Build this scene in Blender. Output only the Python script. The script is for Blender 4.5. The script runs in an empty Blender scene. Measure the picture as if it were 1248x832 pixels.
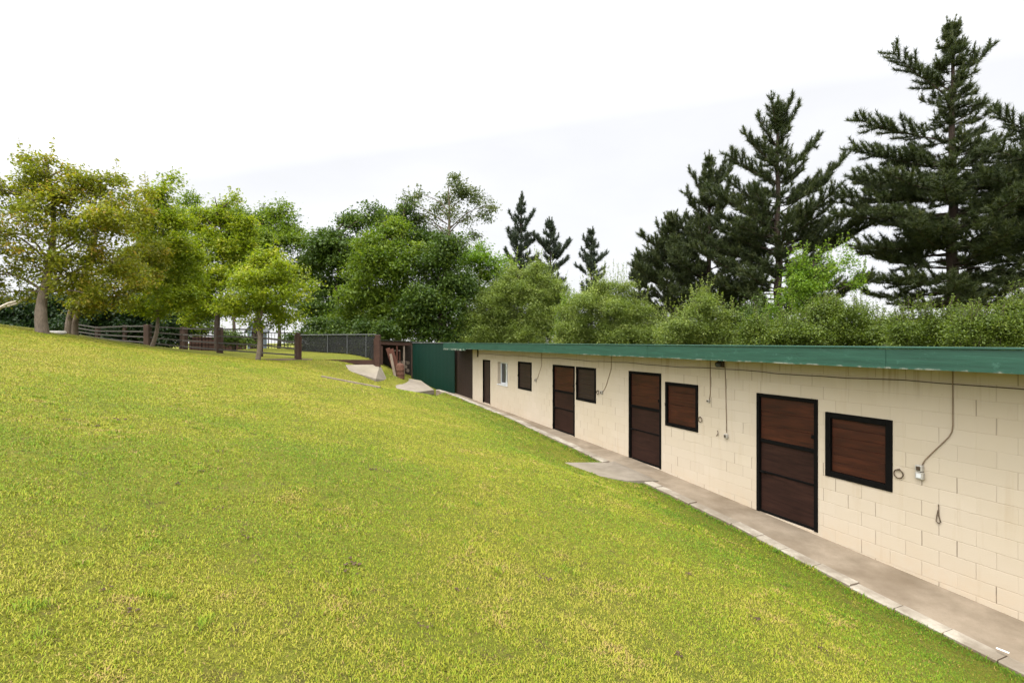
import bpy, math, random
import numpy as np
R = math.radians
random.seed(7)
rng = np.random.default_rng(11)
sc = bpy.context.scene
col = sc.collection
F, CX, CY, EYE = 624.0, 624.0, 416.0, 3.2

# ------------------------------------------------------------------ frame of the stable wall
P0 = np.array([8.337, 0.0]); U = np.array([-0.3896, 0.9210]); N = np.array([-0.9210, -0.3896])
ANG = math.atan2(U[1], U[0])
def at(px, py, Y):                      # a point at depth Y seen at (px, py) in the photograph
    return np.array([(px - CX) * Y / F, Y, EYE - (py - CY) * Y / F])
def sd(X, Y):
    return U[0]*(X-P0[0]) + U[1]*Y, N[0]*(X-P0[0]) + N[1]*Y
def xy(s, d):
    return P0[0] + U[0]*s + N[0]*d, U[1]*s + N[1]*d
def s_of(px): return 5202.0/(px-360.0)/0.921            # along the wall
def bz(s): return np.interp(s, [-40, 0, 6.36, 10.05, 13.9, 18.05, 23.6, 29.5], [-.5, -.25, 0, .158, .312, .377, .453, .50])
def dk(s): return np.interp(s, [0, 7.8, 9.9, 12.1, 15.1, 25.1, 27.5, 28.9, 29.6], [1.1, 1.1, .96, .95, .86, .86, .95, 1.12, 1.2])
def kz(s): return np.interp(s, [-40, 0, 6.06, 7.77, 9.93, 12.1, 15.1, 19.7, 25.1, 28.9], [-.6, -.28, -.05, .065, .175, .258, .385, .56, .66, .76])

# ------------------------------------------------------------------ helpers
def sset(o, label=None, cat=None, group=None, kind=None):
    if label: o['label'] = label
    if cat: o['category'] = cat
    if group: o['group'] = group
    if kind: o['kind'] = kind
    return o
def empty(name, loc, label, cat, group=None, rz=0):
    o = bpy.data.objects.new(name, None); col.objects.link(o)
    o.location = loc; o.rotation_euler = (0, 0, rz); o.empty_display_size = .2
    return sset(o, label, cat, group)
def np_mesh(name, V, loops, counts, tint=None, smooth=False):
    me = bpy.data.meshes.new(name)
    V = np.asarray(V, dtype=np.float32); loops = np.asarray(loops, dtype=np.int32).ravel(); counts = np.asarray(counts, dtype=np.int32)
    me.vertices.add(len(V)); me.vertices.foreach_set('co', V.ravel())
    me.loops.add(len(loops)); me.loops.foreach_set('vertex_index', loops)
    me.polygons.add(len(counts))
    st = np.zeros(len(counts), dtype=np.int32); st[1:] = np.cumsum(counts)[:-1]
    me.polygons.foreach_set('loop_start', st)
    me.polygons.foreach_set('loop_total', counts)
    if smooth: me.polygons.foreach_set('use_smooth', np.ones(len(counts), dtype=bool))
    if tint is not None:
        a = me.attributes.new('tint', 'FLOAT', 'FACE'); a.data.foreach_set('value', np.asarray(tint, dtype=np.float32))
    me.update(calc_edges=True)
    return me
def link(name, me, mat, parent=None):
    o = bpy.data.objects.new(name, me); col.objects.link(o)
    if mat is not None: me.materials.append(mat)
    if parent is not None: o.parent = parent
    return o

class MB:                               # collects boxes, tubes, prisms into one mesh
    def __init__(self): self.V = []; self.Fc = []; self.sm = False
    def add(self, V, Fc):
        n = len(self.V); self.V += [tuple(map(float, v)) for v in V]; self.Fc += [tuple(i+n for i in f) for f in Fc]; return self
    def box(self, a, b, bev=0.0):
        x0, y0, z0 = [min(p, q) for p, q in zip(a, b)]; x1, y1, z1 = [max(p, q) for p, q in zip(a, b)]
        e = min(bev, (x1-x0)/2.2, (y1-y0)/2.2, (z1-z0)/2.2)
        if e <= 0:
            V = [(x0,y0,z0),(x1,y0,z0),(x1,y1,z0),(x0,y1,z0),(x0,y0,z1),(x1,y0,z1),(x1,y1,z1),(x0,y1,z1)]
            return self.add(V, [(0,3,2,1),(4,5,6,7),(0,1,5,4),(1,2,6,5),(2,3,7,6),(3,0,4,7)])
        V = []; idx = {}
        X = (x0, x1); Y = (y0, y1); Z = (z0, z1)
        for i in (0,1):
            for j in (0,1):
                for k in (0,1):
                    dx, dy, dz = (e if i == 0 else -e), (e if j == 0 else -e), (e if k == 0 else -e)
                    for ax, p in enumerate([(X[i], Y[j]+dy, Z[k]+dz), (X[i]+dx, Y[j], Z[k]+dz), (X[i]+dx, Y[j]+dy, Z[k])]):
                        idx[(i,j,k,ax)] = len(V); V.append(p)
        Fc = []
        for i in (0,1): Fc.append([idx[(i,j,k,0)] for j,k in ((0,0),(1,0),(1,1),(0,1))])
        for j in (0,1): Fc.append([idx[(i,j,k,1)] for i,k in ((0,0),(1,0),(1,1),(0,1))])
        for k in (0,1): Fc.append([idx[(i,j,k,2)] for i,j in ((0,0),(1,0),(1,1),(0,1))])
        for i in (0,1):
            for j in (0,1): Fc.append([idx[(i,j,0,0)], idx[(i,j,1,0)], idx[(i,j,1,1)], idx[(i,j,0,1)]])
            for k in (0,1): Fc.append([idx[(i,0,k,0)], idx[(i,1,k,0)], idx[(i,1,k,2)], idx[(i,0,k,2)]])
        for j in (0,1):
            for k in (0,1): Fc.append([idx[(0,j,k,1)], idx[(1,j,k,1)], idx[(1,j,k,2)], idx[(0,j,k,2)]])
        for i in (0,1):
            for j in (0,1):
                for k in (0,1): Fc.append([idx[(i,j,k,0)], idx[(i,j,k,1)], idx[(i,j,k,2)]])
        c = np.array([(x0+x1)/2, (y0+y1)/2, (z0+z1)/2]); VV = np.array(V); out = []
        for f in Fc:
            p = VV[list(f)]; n = np.cross(p[1]-p[0], p[2]-p[0])
            out.append(tuple(f) if np.dot(n, p.mean(0)-c) > 0 else tuple(f[::-1]))
        return self.add(V, out)
    def tube(self, pts, rad, n=8, cap=True):
        pts = [np.array(p, float) for p in pts]
        if np.isscalar(rad): rad = [rad]*len(pts)
        V = []; Fc = []
        up = np.array([0.13, 0.27, 0.95])
        for i, p in enumerate(pts):
            t = pts[min(i+1, len(pts)-1)] - pts[max(i-1, 0)]; t = t/(np.linalg.norm(t)+1e-9)
            ref = up if abs(t @ up) < .97*np.linalg.norm(up) else np.array([1.0, .1, 0])
            a = np.cross(t, ref); a /= np.linalg.norm(a)+1e-9; b = np.cross(t, a)
            for k in range(n):
                w = 2*math.pi*k/n; V.append(p + rad[i]*(math.cos(w)*a + math.sin(w)*b))
        for i in range(len(pts)-1):
            for k in range(n):
                k2 = (k+1) % n; Fc.append((i*n+k, (i+1)*n+k, (i+1)*n+k2, i*n+k2))
        if cap:
            Fc.append(tuple(range(n))); Fc.append(tuple((len(pts)-1)*n+k for k in reversed(range(n))))
        return self.add(V, Fc)
    def bar(self, a, b, w, h):          # a rectangular bar from a to b
        a = np.array(a, float); b = np.array(b, float); t = (b-a)/np.linalg.norm(b-a)
        ref = np.array([0, 0, 1.0]) if abs(t[2]) < .9 else np.array([0, 1.0, 0])
        s = np.cross(t, ref); s /= np.linalg.norm(s); v = np.cross(s, t)
        V = []
        for p in (a, b):
            for i, j in ((-1,-1),(1,-1),(1,1),(-1,1)): V.append(p + s*i*w/2 + v*j*h/2)
        return self.add(V, [(0,1,2,3),(7,6,5,4),(0,4,5,1),(1,5,6,2),(2,6,7,3),(3,7,4,0)])
    def prism(self, poly, z0, z1):      # poly of (x,y) or (x,y,ztop)
        n = len(poly)
        V = [(p[0], p[1], (p[2] if len(p) > 2 else z1)) for p in poly] + [(p[0], p[1], z0) for p in poly]
        return self.add(V, [tuple(range(n)), tuple(range(2*n-1, n-1, -1))] + [(i, n+i, n+(i+1)%n, (i+1)%n) for i in range(n)])
    def lathe(self, c, prof, n=24):     # prof of (r, z)
        V = []; Fc = []
        for r, z in prof:
            for k in range(n):
                w = 2*math.pi*k/n; V.append((c[0]+r*math.cos(w), c[1]+r*math.sin(w), c[2]+z))
        for i in range(len(prof)-1):
            for k in range(n):
                Fc.append((i*n+k, i*n+(k+1)%n, (i+1)*n+(k+1)%n, (i+1)*n+k))
        Fc.append(tuple(reversed(range(n)))); Fc.append(tuple((len(prof)-1)*n+k for k in range(n)))
        return self.add(V, Fc)
    def ring(self, c, axis_u, axis_v, r, t, n=28, m=8):
        c = np.array(c, float); u = np.array(axis_u, float); v = np.array(axis_v, float); w = np.cross(u, v)
        V = []; Fc = []
        for i in range(n):
            a = 2*math.pi*i/n; o = math.cos(a)*u + math.sin(a)*v
            for j in range(m):
                b = 2*math.pi*j/m; V.append(c + o*(r + t*math.cos(b)) + w*t*math.sin(b))
        for i in range(n):
            for j in range(m):
                Fc.append((i*m+j, ((i+1)%n)*m+j, ((i+1)%n)*m+(j+1)%m, i*m+(j+1)%m))
        return self.add(V, Fc)
    def build(self, name, mat, parent=None, smooth=False):
        me = bpy.data.meshes.new(name); me.from_pydata(self.V, [], self.Fc)
        if smooth: me.polygons.foreach_set('use_smooth', [True]*len(me.polygons))
        me.update()
        return link(name, me, mat, parent)

# value noise for scattering
_perm = rng.random((64, 64))
def vnoise(x, y, f):
    x = np.asarray(x)*f + 1000.3; y = np.asarray(y)*f + 1000.7
    xi = np.floor(x).astype(int); yi = np.floor(y).astype(int); fx = x-xi; fy = y-yi
    fx = fx*fx*(3-2*fx); fy = fy*fy*(3-2*fy)
    g = lambda a, b: _perm[a % 64, b % 64]
    return (g(xi,yi)*(1-fx)+g(xi+1,yi)*fx)*(1-fy) + (g(xi,yi+1)*(1-fx)+g(xi+1,yi+1)*fx)*fy

# ------------------------------------------------------------------ materials
class NT:
    def __init__(self, name):
        self.m = bpy.data.materials.new(name); self.m.use_nodes = True
        self.t = self.m.node_tree; self.t.nodes.clear()
        self.out = self.n('ShaderNodeOutputMaterial')
    def n(self, typ, **kw):
        nd = self.t.nodes.new(typ)
        for k, v in kw.items(): setattr(nd, k, v)
        return nd
    def l(self, a, b): self.t.links.new(a, b)
    def val(self, sock, v):
        if hasattr(v, 'is_output') or isinstance(v, bpy.types.NodeSocket): self.l(v, sock)
        else: sock.default_value = v
    def math(self, op, a, b=0.0, c=0.0, clamp=False):
        nd = self.n('ShaderNodeMath', operation=op, use_clamp=clamp)
        self.val(nd.inputs[0], a); self.val(nd.inputs[1], b); self.val(nd.inputs[2], c)
        return nd.outputs[0]
    def coord(self, kind='Object', scale=(1,1,1)):
        tc = self.n('ShaderNodeTexCoord'); mp = self.n('ShaderNodeMapping'); self.l(tc.outputs[kind], mp.inputs['Vector'])
        mp.inputs['Scale'].default_value = scale
        return mp.outputs[0]
    def noise(self, vec, scale, detail=4, rough=.55, dist=0.0):
        nd = self.n('ShaderNodeTexNoise'); self.l(vec, nd.inputs['Vector'])
        nd.inputs['Scale'].default_value = scale; nd.inputs['Detail'].default_value = detail
        nd.inputs['Roughness'].default_value = rough; nd.inputs['Distortion'].default_value = dist
        return nd.outputs['Fac']
    def ramp(self, fac, stops):
        nd = self.n('ShaderNodeValToRGB'); self.l(fac, nd.inputs[0]); e = nd.color_ramp.elements
        while len(e) < len(stops): e.new(.5)
        for k, (p, c) in enumerate(stops):
            e[k].position = p; e[k].color = (c, c, c, 1) if np.isscalar(c) else (*c, 1)
        return nd.outputs[0]
    def mix(self, fac, a, b, mode='MIX'):
        nd = self.n('ShaderNodeMix', data_type='RGBA', blend_type=mode)
        self.val(nd.inputs[0], fac)
        for s, v in ((nd.inputs[6], a), (nd.inputs[7], b)):
            if isinstance(v, bpy.types.NodeSocket): self.l(v, s)
            else: s.default_value = (*v, 1)
        return nd.outputs[2]
    def bsdf(self, colr, rough=.8, bump=None, bstr=.3, bdist=.01, spec=.3, metal=0.0):
        b = self.n('ShaderNodeBsdfPrincipled')
        if isinstance(colr, bpy.types.NodeSocket): self.l(colr, b.inputs['Base Color'])
        else: b.inputs['Base Color'].default_value = (*colr, 1)
        self.val(b.inputs['Roughness'], rough); b.inputs['Specular IOR Level'].default_value = spec; b.inputs['Metallic'].default_value = metal
        if bump is not None:
            bp = self.n('ShaderNodeBump'); bp.inputs['Strength'].default_value = bstr; bp.inputs['Distance'].default_value = bdist
            self.l(bump, bp.inputs['Height']); self.l(bp.outputs[0], b.inputs['Normal'])
        self.l(b.outputs[0], self.out.inputs[0])
        return b

def mat_simple(name, c, rough=.7, var=.25, scale=6, metal=0.0, spec=.3, bstr=.15, stretch=(1,1,1)):
    t = NT(name); v = t.coord('Object', stretch); nz = t.noise(v, scale, 5, .6)
    c = np.array(c)
    cc = t.ramp(nz, [(.25, tuple(c*(1-var))), (.75, tuple(np.minimum(c*(1+var), 1)))])
    t.bsdf(cc, rough, nz, bstr, .01, spec, metal)
    return t.m

def mat_leaf(name, c0, c1, c2=None, transl=.38):
    t = NT(name)
    a = t.n('ShaderNodeAttribute', attribute_name='tint')
    stops = [(0.0, c0), (.75, c1)] + ([(1.0, c2)] if c2 else [])
    c = t.ramp(a.outputs['Fac'], stops)
    b = t.n('ShaderNodeBsdfPrincipled'); t.l(c, b.inputs['Base Color']); b.inputs['Roughness'].default_value = .5
    b.inputs['Specular IOR Level'].default_value = .3
    tr = t.n('ShaderNodeBsdfTranslucent')
    ct = t.mix(1.0, c, (1.15, 1.2, .55), 'MULTIPLY'); t.l(ct, tr.inputs[0])
    ms = t.n('ShaderNodeMixShader'); ms.inputs[0].default_value = transl
    t.l(b.outputs[0], ms.inputs[1]); t.l(tr.outputs[0], ms.inputs[2]); t.l(ms.outputs[0], t.out.inputs[0])
    return t.m

def mat_wall():
    t = NT('cream_blockwork'); v = t.coord('Object')
    sp = t.n('ShaderNodeSeparateXYZ'); t.l(v, sp.inputs[0])
    wob = t.noise(v, 3.0, 2)
    z = t.math('ADD', sp.outputs[2], t.math('MULTIPLY', t.math('SUBTRACT', wob, .5), .016))
    s = t.math('ADD', sp.outputs[0], t.math('MULTIPLY', t.math('SUBTRACT', t.noise(v, 2.1, 2), .5), .016))
    r = t.math('DIVIDE', t.math('SUBTRACT', z, .086), .2); row = t.math('FLOOR', r); fr = t.math('SUBTRACT', r, row)
    par = t.math('MULTIPLY', t.math('ABSOLUTE', t.math('MODULO', t.math('ADD', row, 41.0), 2.0)), .5)
    u = t.math('ADD', t.math('DIVIDE', t.math('SUBTRACT', s, 6.414), .394), par); ci = t.math('FLOOR', u); fu = t.math('SUBTRACT', u, ci)
    # distance to joints in metres
    dh = t.math('MULTIPLY', t.math('SUBTRACT', .5, t.math('ABSOLUTE', t.math('SUBTRACT', fr, .5))), .2)
    dv = t.math('MULTIPLY', t.math('SUBTRACT', .5, t.math('ABSOLUTE', t.math('SUBTRACT', fu, .5))), .394)
    jh = t.math('SUBTRACT', 1.0, t.math('DIVIDE', dh, .007), clamp=True)
    jv = t.math('SUBTRACT', 1.0, t.math('DIVIDE', dv, .0085), clamp=True)
    # every vertical joint gets its own depth: some open and dark, some filled with paint
    cj = t.n('ShaderNodeCombineXYZ'); t.l(t.math('ROUND', u), cj.inputs[0]); t.l(row, cj.inputs[1])
    wn = t.n('ShaderNodeTexWhiteNoise', noise_dimensions='2D'); t.l(cj.outputs[0], wn.inputs[0])
    openv = t.math('MULTIPLY', t.math('POWER', wn.outputs[0], 2.6), jv)
    cb = t.n('ShaderNodeCombineXYZ'); t.l(ci, cb.inputs[0]); t.l(row, cb.inputs[1]); cb.inputs[2].default_value = 3.0
    wb = t.n('ShaderNodeTexWhiteNoise', noise_dimensions='3D'); t.l(cb.outputs[0], wb.inputs[0])
    base = t.mix(wb.outputs[0], (.440, .374, .292), (.463, .396, .312))
    big = t.noise(v, .55, 4, .6)
    base = t.mix(t.ramp(big, [(.35, 0.0), (.75, .5)]), base, (.42, .345, .235))
    speck = t.noise(v, 26, 4, .7)
    base = t.mix(t.ramp(speck, [(.62, 0.0), (.74, .3)]), base, (.42, .34, .25))
    hj = t.math('MULTIPLY', jh, t.ramp(t.noise(v, 1.3, 3), [(.42, .05), (.70, .42)]))
    base = t.mix(hj, base, (.36, .28, .19))
    base = t.mix(t.math('MULTIPLY', openv, .92, clamp=True), base, (.07, .05, .032))
    # splash dirt along the foot
    foot = t.math('SUBTRACT', 1.0, t.math('DIVIDE', t.math('SUBTRACT', sp.outputs[2], t.math('MULTIPLY', sp.outputs[0], .02)), .35), clamp=True)
    ft = t.math('MULTIPLY', foot, t.ramp(t.noise(v, 5, 5, .7), [(.4, 0.0), (.75, .55)]))
    base = t.mix(ft, base, (.45, .34, .23))
    strk = t.noise(t.coord('Object', (7, 7, .6)), 1.0, 4, .6)
    base = t.mix(t.ramp(strk, [(.58, 0.0), (.8, .45)]), base, (.36, .28, .18))
    drip = t.math('MULTIPLY', t.ramp(t.noise(t.coord('Object', (9, 9, .4)), 1.3, 3, .6), [(.56, 0.0), (.70, .6)]), t.math('DIVIDE', t.math('SUBTRACT', sp.outputs[2], 2.35), .5, clamp=True))
    base = t.mix(drip, base, (.22, .16, .085))
    chip = t.ramp(t.noise(v, 6.5, 6, .8), [(.685, 0.0), (.70, .5)])
    base = t.mix(chip, base, (.33, .27, .20))
    h = t.math('SUBTRACT', t.math('MULTIPLY', t.noise(v, 60, 4, .6), .25), t.math('ADD', t.math('MULTIPLY', jh, .55), t.math('ADD', openv, t.math('MULTIPLY', jv, .35))))
    h = t.math('ADD', h, t.math('MULTIPLY', wb.outputs[0], .1))
    t.bsdf(base, .85, h, .45, .012, .25)
    return t.m

def mat_wood(name, c0, c1, axis='x', plank=.0, rough=.55, spec=.35):
    t = NT(name); sc_ = {'x': (1.2, 14, 14), 'z': (14, 14, 1.2)}[axis]
    v = t.coord('Object', sc_); nz = t.noise(v, 1.6, 6, .65, .6)
    v2 = t.coord('Object'); n2 = t.noise(v2, 1.6, 3)
    c = t.ramp(nz, [(.3, c0), (.72, c1)])
    c = t.mix(t.ramp(n2, [(.35, 0.0), (.7, .55)]), c, tuple(np.array(c0)*.7))
    if plank:
        sp = t.n('ShaderNodeSeparateXYZ'); t.l(v2, sp.inputs[0])
        o = sp.outputs[2] if axis == 'x' else sp.outputs[0]
        q = t.math('DIVIDE', o, plank); fr = t.math('SUBTRACT', q, t.math('FLOOR', q))
        g = t.math('LESS_THAN', fr, .035)
        wn = t.n('ShaderNodeTexWhiteNoise', noise_dimensions='1D'); t.l(t.math('FLOOR', q), wn.inputs['W'])
        c = t.mix(t.math('MULTIPLY', wn.outputs[0], .5), c, c0)
        c = t.mix(t.math('MULTIPLY', g, .85), c, (.006, .004, .003))
        nz = t.math('SUBTRACT', nz, t.math('MULTIPLY', g, 1.0))
    t.bsdf(c, rough, nz, .25, .006, spec)
    return t.m

def mat_concrete(name, c0, c1, stain=(.2, .17, .12), stain_amt=.5, scale=2.0):
    t = NT(name); v = t.coord('Object')
    n1 = t.noise(v, scale, 6, .65); n2 = t.noise(v, scale*.35, 4, .6); n3 = t.noise(v, 45, 3, .7)
    c = t.ramp(n1, [(.3, c0), (.7, c1)])
    c = t.mix(t.ramp(n2, [(.48, 0.0), (.64, stain_amt)]), c, stain)
    c = t.mix(t.ramp(n3, [(.55, 0.0), (.8, .35)]), c, tuple(np.array(c0)*.5))
    h = t.math('ADD', t.math('MULTIPLY', n1, .6), t.math('MULTIPLY', n3, .4))
    t.bsdf(c, .9, h, .35, .012, .2)
    return t.m

def mat_kerb():
    t = NT('kerb_concrete'); v = t.coord('Object')
    n1 = t.noise(v, 2.4, 6, .7); n2 = t.noise(v, 1.1, 4, .6); n3 = t.noise(v, 45, 3, .7)
    c = t.ramp(n1, [(.32, (.21, .18, .138)), (.62, (.37, .335, .275))])
    c = t.mix(t.ramp(n2, [(.47, 0.0), (.58, .7)]), c, (.155, .125, .09))
    c = t.mix(t.ramp(n3, [(.55, 0.0), (.8, .35)]), c, (.14, .12, .09))
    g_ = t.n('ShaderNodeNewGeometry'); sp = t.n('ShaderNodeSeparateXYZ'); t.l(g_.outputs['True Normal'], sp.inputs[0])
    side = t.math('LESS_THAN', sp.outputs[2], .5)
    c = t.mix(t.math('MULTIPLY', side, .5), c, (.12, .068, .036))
    t.bsdf(c, .9, t.math('ADD', n1, n3), .5, .015, .2)
    return t.m

def mat_fascia():
    t = NT('teal_green_paint'); v = t.coord('Object', (1, 1, 1)); vs = t.coord('Object', (.6, 6, 9))
    n = t.noise(vs, 2.0, 6, .65); n2 = t.noise(v, 9, 5, .7)
    c = t.ramp(n, [(.3, (.006, .037, .022)), (.7, (.014, .066, .041))])
    c = t.mix(t.ramp(n2, [(.60, 0.0), (.74, .45)]), c, (.07, .17, .13))
    c = t.mix(t.ramp(t.noise(v, 17, 5, .7), [(.66, 0.0), (.74, .8)]), c, (.02, .05, .035))
    sp = t.n('ShaderNodeSeparateXYZ'); t.l(v, sp.inputs[0])
    low = t.math('MULTIPLY', t.math('SUBTRACT', 1.0, t.math('DIVIDE', t.math('SUBTRACT', sp.outputs[2], 2.85), .035), clamp=True), t.ramp(t.noise(t.coord('Object', (1,1,1)), 7, 4, .7), [(.5, 0.0), (.6, 1.0)]))
    c = t.mix(low, c, (.34, .32, .27))
    t.bsdf(c, .55, t.math('ADD', n, n2), .3, .01, .4)
    return t.m

def mat_ground():
    t = NT('turf_soil'); v = t.coord('Object')
    n1 = t.noise(v, .35, 4, .6); n2 = t.noise(v, 2.6, 5, .65); n3 = t.noise(v, 30, 8, .8); n4 = t.noise(t.coord('Object'), 90, 3, .8)
    c = t.ramp(n3, [(.30, (.068, .078, .010)), (.48, (.170, .175, .016)), (.68, (.28, .25, .050))])
    c = t.mix(t.ramp(n1, [(.35, 0.0), (.65, .55)]), c, (.085, .115, .012))
    c = t.mix(t.ramp(n2, [(.55, 0.0), (.75, .5)]), c, (.19, .16, .05))
    c = t.mix(t.ramp(n4, [(.38, .75), (.52, 0.0)]), c, (.035, .030, .010))
    c = t.mix(t.ramp(t.noise(v, 6.5, 4, .7), [(.56, 0.0), (.66, .6)]), c, (.085, .060, .028))
    t.bsdf(c, .95, t.math('ADD', n3, n4), .8, .03, .1)
    return t.m

def mat_blade():
    t = NT('grass_blade'); a = t.n('ShaderNodeAttribute', attribute_name='tint')
    c = t.ramp(a.outputs['Fac'], [(0.0, (.070, .155, .008)), (.35, (.155, .235, .009)), (.62, (.258, .272, .013)), (.85, (.34, .305, .045)), (1.0, (.29, .185, .080))])
    b = t.n('ShaderNodeBsdfPrincipled'); t.l(c, b.inputs['Base Color']); b.inputs['Roughness'].default_value = .55; b.inputs['Specular IOR Level'].default_value = .2
    ge = t.n('ShaderNodeNewGeometry'); va = t.n('ShaderNodeVectorMath', operation='MULTIPLY_ADD'); t.l(ge.outputs['Normal'], va.inputs[0]); va.inputs[1].default_value = (.6, .6, .6); va.inputs[2].default_value = (0, 0, .75)
    vn = t.n('ShaderNodeVectorMath', operation='NORMALIZE'); t.l(va.outputs[0], vn.inputs[0]); t.l(vn.outputs[0], b.inputs['Normal'])
    tr = t.n('ShaderNodeBsdfTranslucent'); t.l(c, tr.inputs[0])
    ms = t.n('ShaderNodeMixShader'); ms.inputs[0].default_value = .3
    t.l(b.outputs[0], ms.inputs[1]); t.l(tr.outputs[0], ms.inputs[2]); t.l(ms.outputs[0], t.out.inputs[0])
    return t.m

def mat_mesh_netting():
    t = NT('shade_netting'); v = t.coord('Object', (1,1,1))
    n = t.noise(v, 3, 4); c = t.ramp(n, [(.3, (.003, .0035, .003)), (.7, (.009, .010, .009))])
    b = t.n('ShaderNodeBsdfPrincipled'); t.l(c, b.inputs['Base Color']); b.inputs['Roughness'].default_value = .8
    tp = t.n('ShaderNodeBsdfTransparent'); ms = t.n('ShaderNodeMixShader'); ms.inputs[0].default_value = .86
    t.l(tp.outputs[0], ms.inputs[1]); t.l(b.outputs[0], ms.inputs[2]); t.l(ms.outputs[0], t.out.inputs[0])
    return t.m

def mat_glass():
    t = NT('window_glass'); b = t.bsdf((.03, .035, .04), .06, spec=.6); return t.m

M = dict(
    wall=mat_wall(), fascia=mat_fascia(), ground=mat_ground(), blade=mat_blade(), glass=mat_glass(), net=mat_mesh_netting(),
    soffit=mat_simple('cream_soffit_paint', (.27, .185, .06), .85, .12, 3),
    roof=mat_concrete('roof_felt', (.10, .11, .10), (.17, .17, .15)),
    walk=mat_concrete('walkway_concrete', (.165, .132, .094), (.26, .212, .157), (.115, .085, .055), .55, 2.3),
    kerb=mat_kerb(),
    slab=mat_concrete('slab_concrete', (.155, .130, .100), (.235, .203, .160), (.20, .18, .12), .4, 1.8),
    steel=mat_simple('black_steel', (.003, .0027, .0024), .75, .4, 20, spec=.08),
    panel_red=mat_wood('red_brown_panel', (.019, .006, .003), (.070, .019, .008), 'x', .0, .5, .2),
    panel_dark=mat_wood('dark_brown_panel', (.014, .0062, .0045), (.036, .0155, .0105), 'x', .0, .6, .12),
    panel_mid=mat_wood('umber_panel', (.014, .006, .004), (.034, .012, .008), 'x', .12),
    barn=mat_wood('barn_door_boards', (.016, .007, .005), (.030, .013, .009), 'z', .14),
    greenp=mat_simple('bottle_green_sheet', (.001, .019, .012), .5, .12, 2.0, stretch=(1, 1, .3)),
    pvc=mat_simple('white_plastic', (.55, .56, .56), .35, .05, 8),
    cable=mat_simple('grey_brown_cable', (.21, .15, .10), .6, .2, 30),
    dcable=mat_simple('dark_cable', (.05, .032, .018), .6, .2, 30),
    socket=mat_simple('grey_socket_plastic', (.33, .31, .27), .5, .15, 40),
    rust=mat_simple('rusty_iron', (.085, .038, .022), .85, .5, 14, bstr=.5),
    ring=mat_simple('aged_iron', (.075, .05, .03), .6, .4, 40),
    bark=mat_simple('grey_brown_bark', (.135, .105, .078), .95, .45, 9, bstr=.8, stretch=(3, 3, .7)),
    bark_dark=mat_simple('dark_bark', (.055, .040, .030), .95, .4, 9, bstr=.8, stretch=(3, 3, .7)),
    bark_pine=mat_simple('pine_bark', (.040, .027, .020), .95, .45, 8, bstr=.8, stretch=(3, 3, .7)),
    bark_pale=mat_simple('pale_bare_wood', (.46, .40, .33), .9, .2, 9, stretch=(3, 3, .7)),
    post=mat_wood('dark_brown_post_wood', (.035, .022, .016), (.075, .045, .032), 'z', .0, .8, .2),
    rail=mat_wood('weathered_rail_wood', (.045, .040, .034), (.085, .077, .066), 'x', .0, .85, .2),
    rwood=mat_wood('reddish_old_wood', (.050, .019, .012), (.115, .046, .028), 'z', .09, .85, .2),
    gwood=mat_wood('greyed_old_wood', (.13, .10, .075), (.24, .19, .14), 'z', .0, .9, .2),
    bwood=mat_wood('brown_board', (.036, .019, .013), (.075, .038, .026), 'x', .0, .85, .2),
    dark=mat_simple('dark_interior_boards', (.020, .014, .010), .9, .3, 6),
    zinc=mat_simple('galvanised_metal', (.085, .088, .085), .6, .2, 10, metal=.2),
    soil=mat_simple('red_brown_mulch', (.085, .050, .030), .95, .45, 12, bstr=.8),
    clod=mat_simple('dead_leaf_litter', (.065, .042, .022), .95, .5, 30, bstr=.6),
    stone=mat_simple('pale_stone', (.48, .45, .40), .9, .2, 10),
    hwall=mat_simple('pale_blue_grey_render', (.13, .16, .20), .8, .06, 3),
    hroof=mat_simple('slate_roof', (.12, .125, .14), .8, .15, 3),
    white=mat_simple('white_paper', (.8, .8, .78), .7, .04, 10),
    blossom=mat_simple('white_petals', (.75, .75, .66), .7, .06, 10),
)
LEAF = dict(
    olive=mat_leaf('olive_bronze_leaf', (.110, .135, .012), (.255, .255, .022), (.30, .20, .035), .5),
    yellow=mat_leaf('yellow_green_leaf', (.115, .170, .010), (.250, .300, .016), (.33, .33, .03), .5),
    mid=mat_leaf('mid_green_leaf', (.060, .105, .010), (.145, .205, .018), (.20, .25, .03), .45),
    dark=mat_leaf('deep_green_leaf', (.030, .060, .010), (.078, .125, .018), (.13, .18, .03)),
    hedge=mat_leaf('dark_hedge_leaf', (.010, .026, .009), (.028, .055, .016), (.06, .09, .03)),
    willow=mat_leaf('grey_green_willow_leaf', (.090, .130, .022), (.200, .255, .055), (.28, .32, .09), .45),
    olivebush=mat_leaf('olive_shrub_leaf', (.055, .085, .012), (.120, .168, .022), (.18, .22, .04), .42),
    fresh=mat_leaf('fresh_green_leaf', (.070, .140, .010), (.170, .270, .022), (.25, .32, .05), .45),
    sparse=mat_leaf('grey_green_sparse_leaf', (.060, .085, .030), (.130, .155, .055), (.18, .19, .08)),
    pine=mat_leaf('pine_needles', (.022, .034, .011), (.058, .074, .022), (.11, .115, .04), .25),
    farpine=mat_leaf('distant_pine_needles', (.020, .034, .022), (.050, .066, .040), (.08, .085, .05), .2),
)

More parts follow.
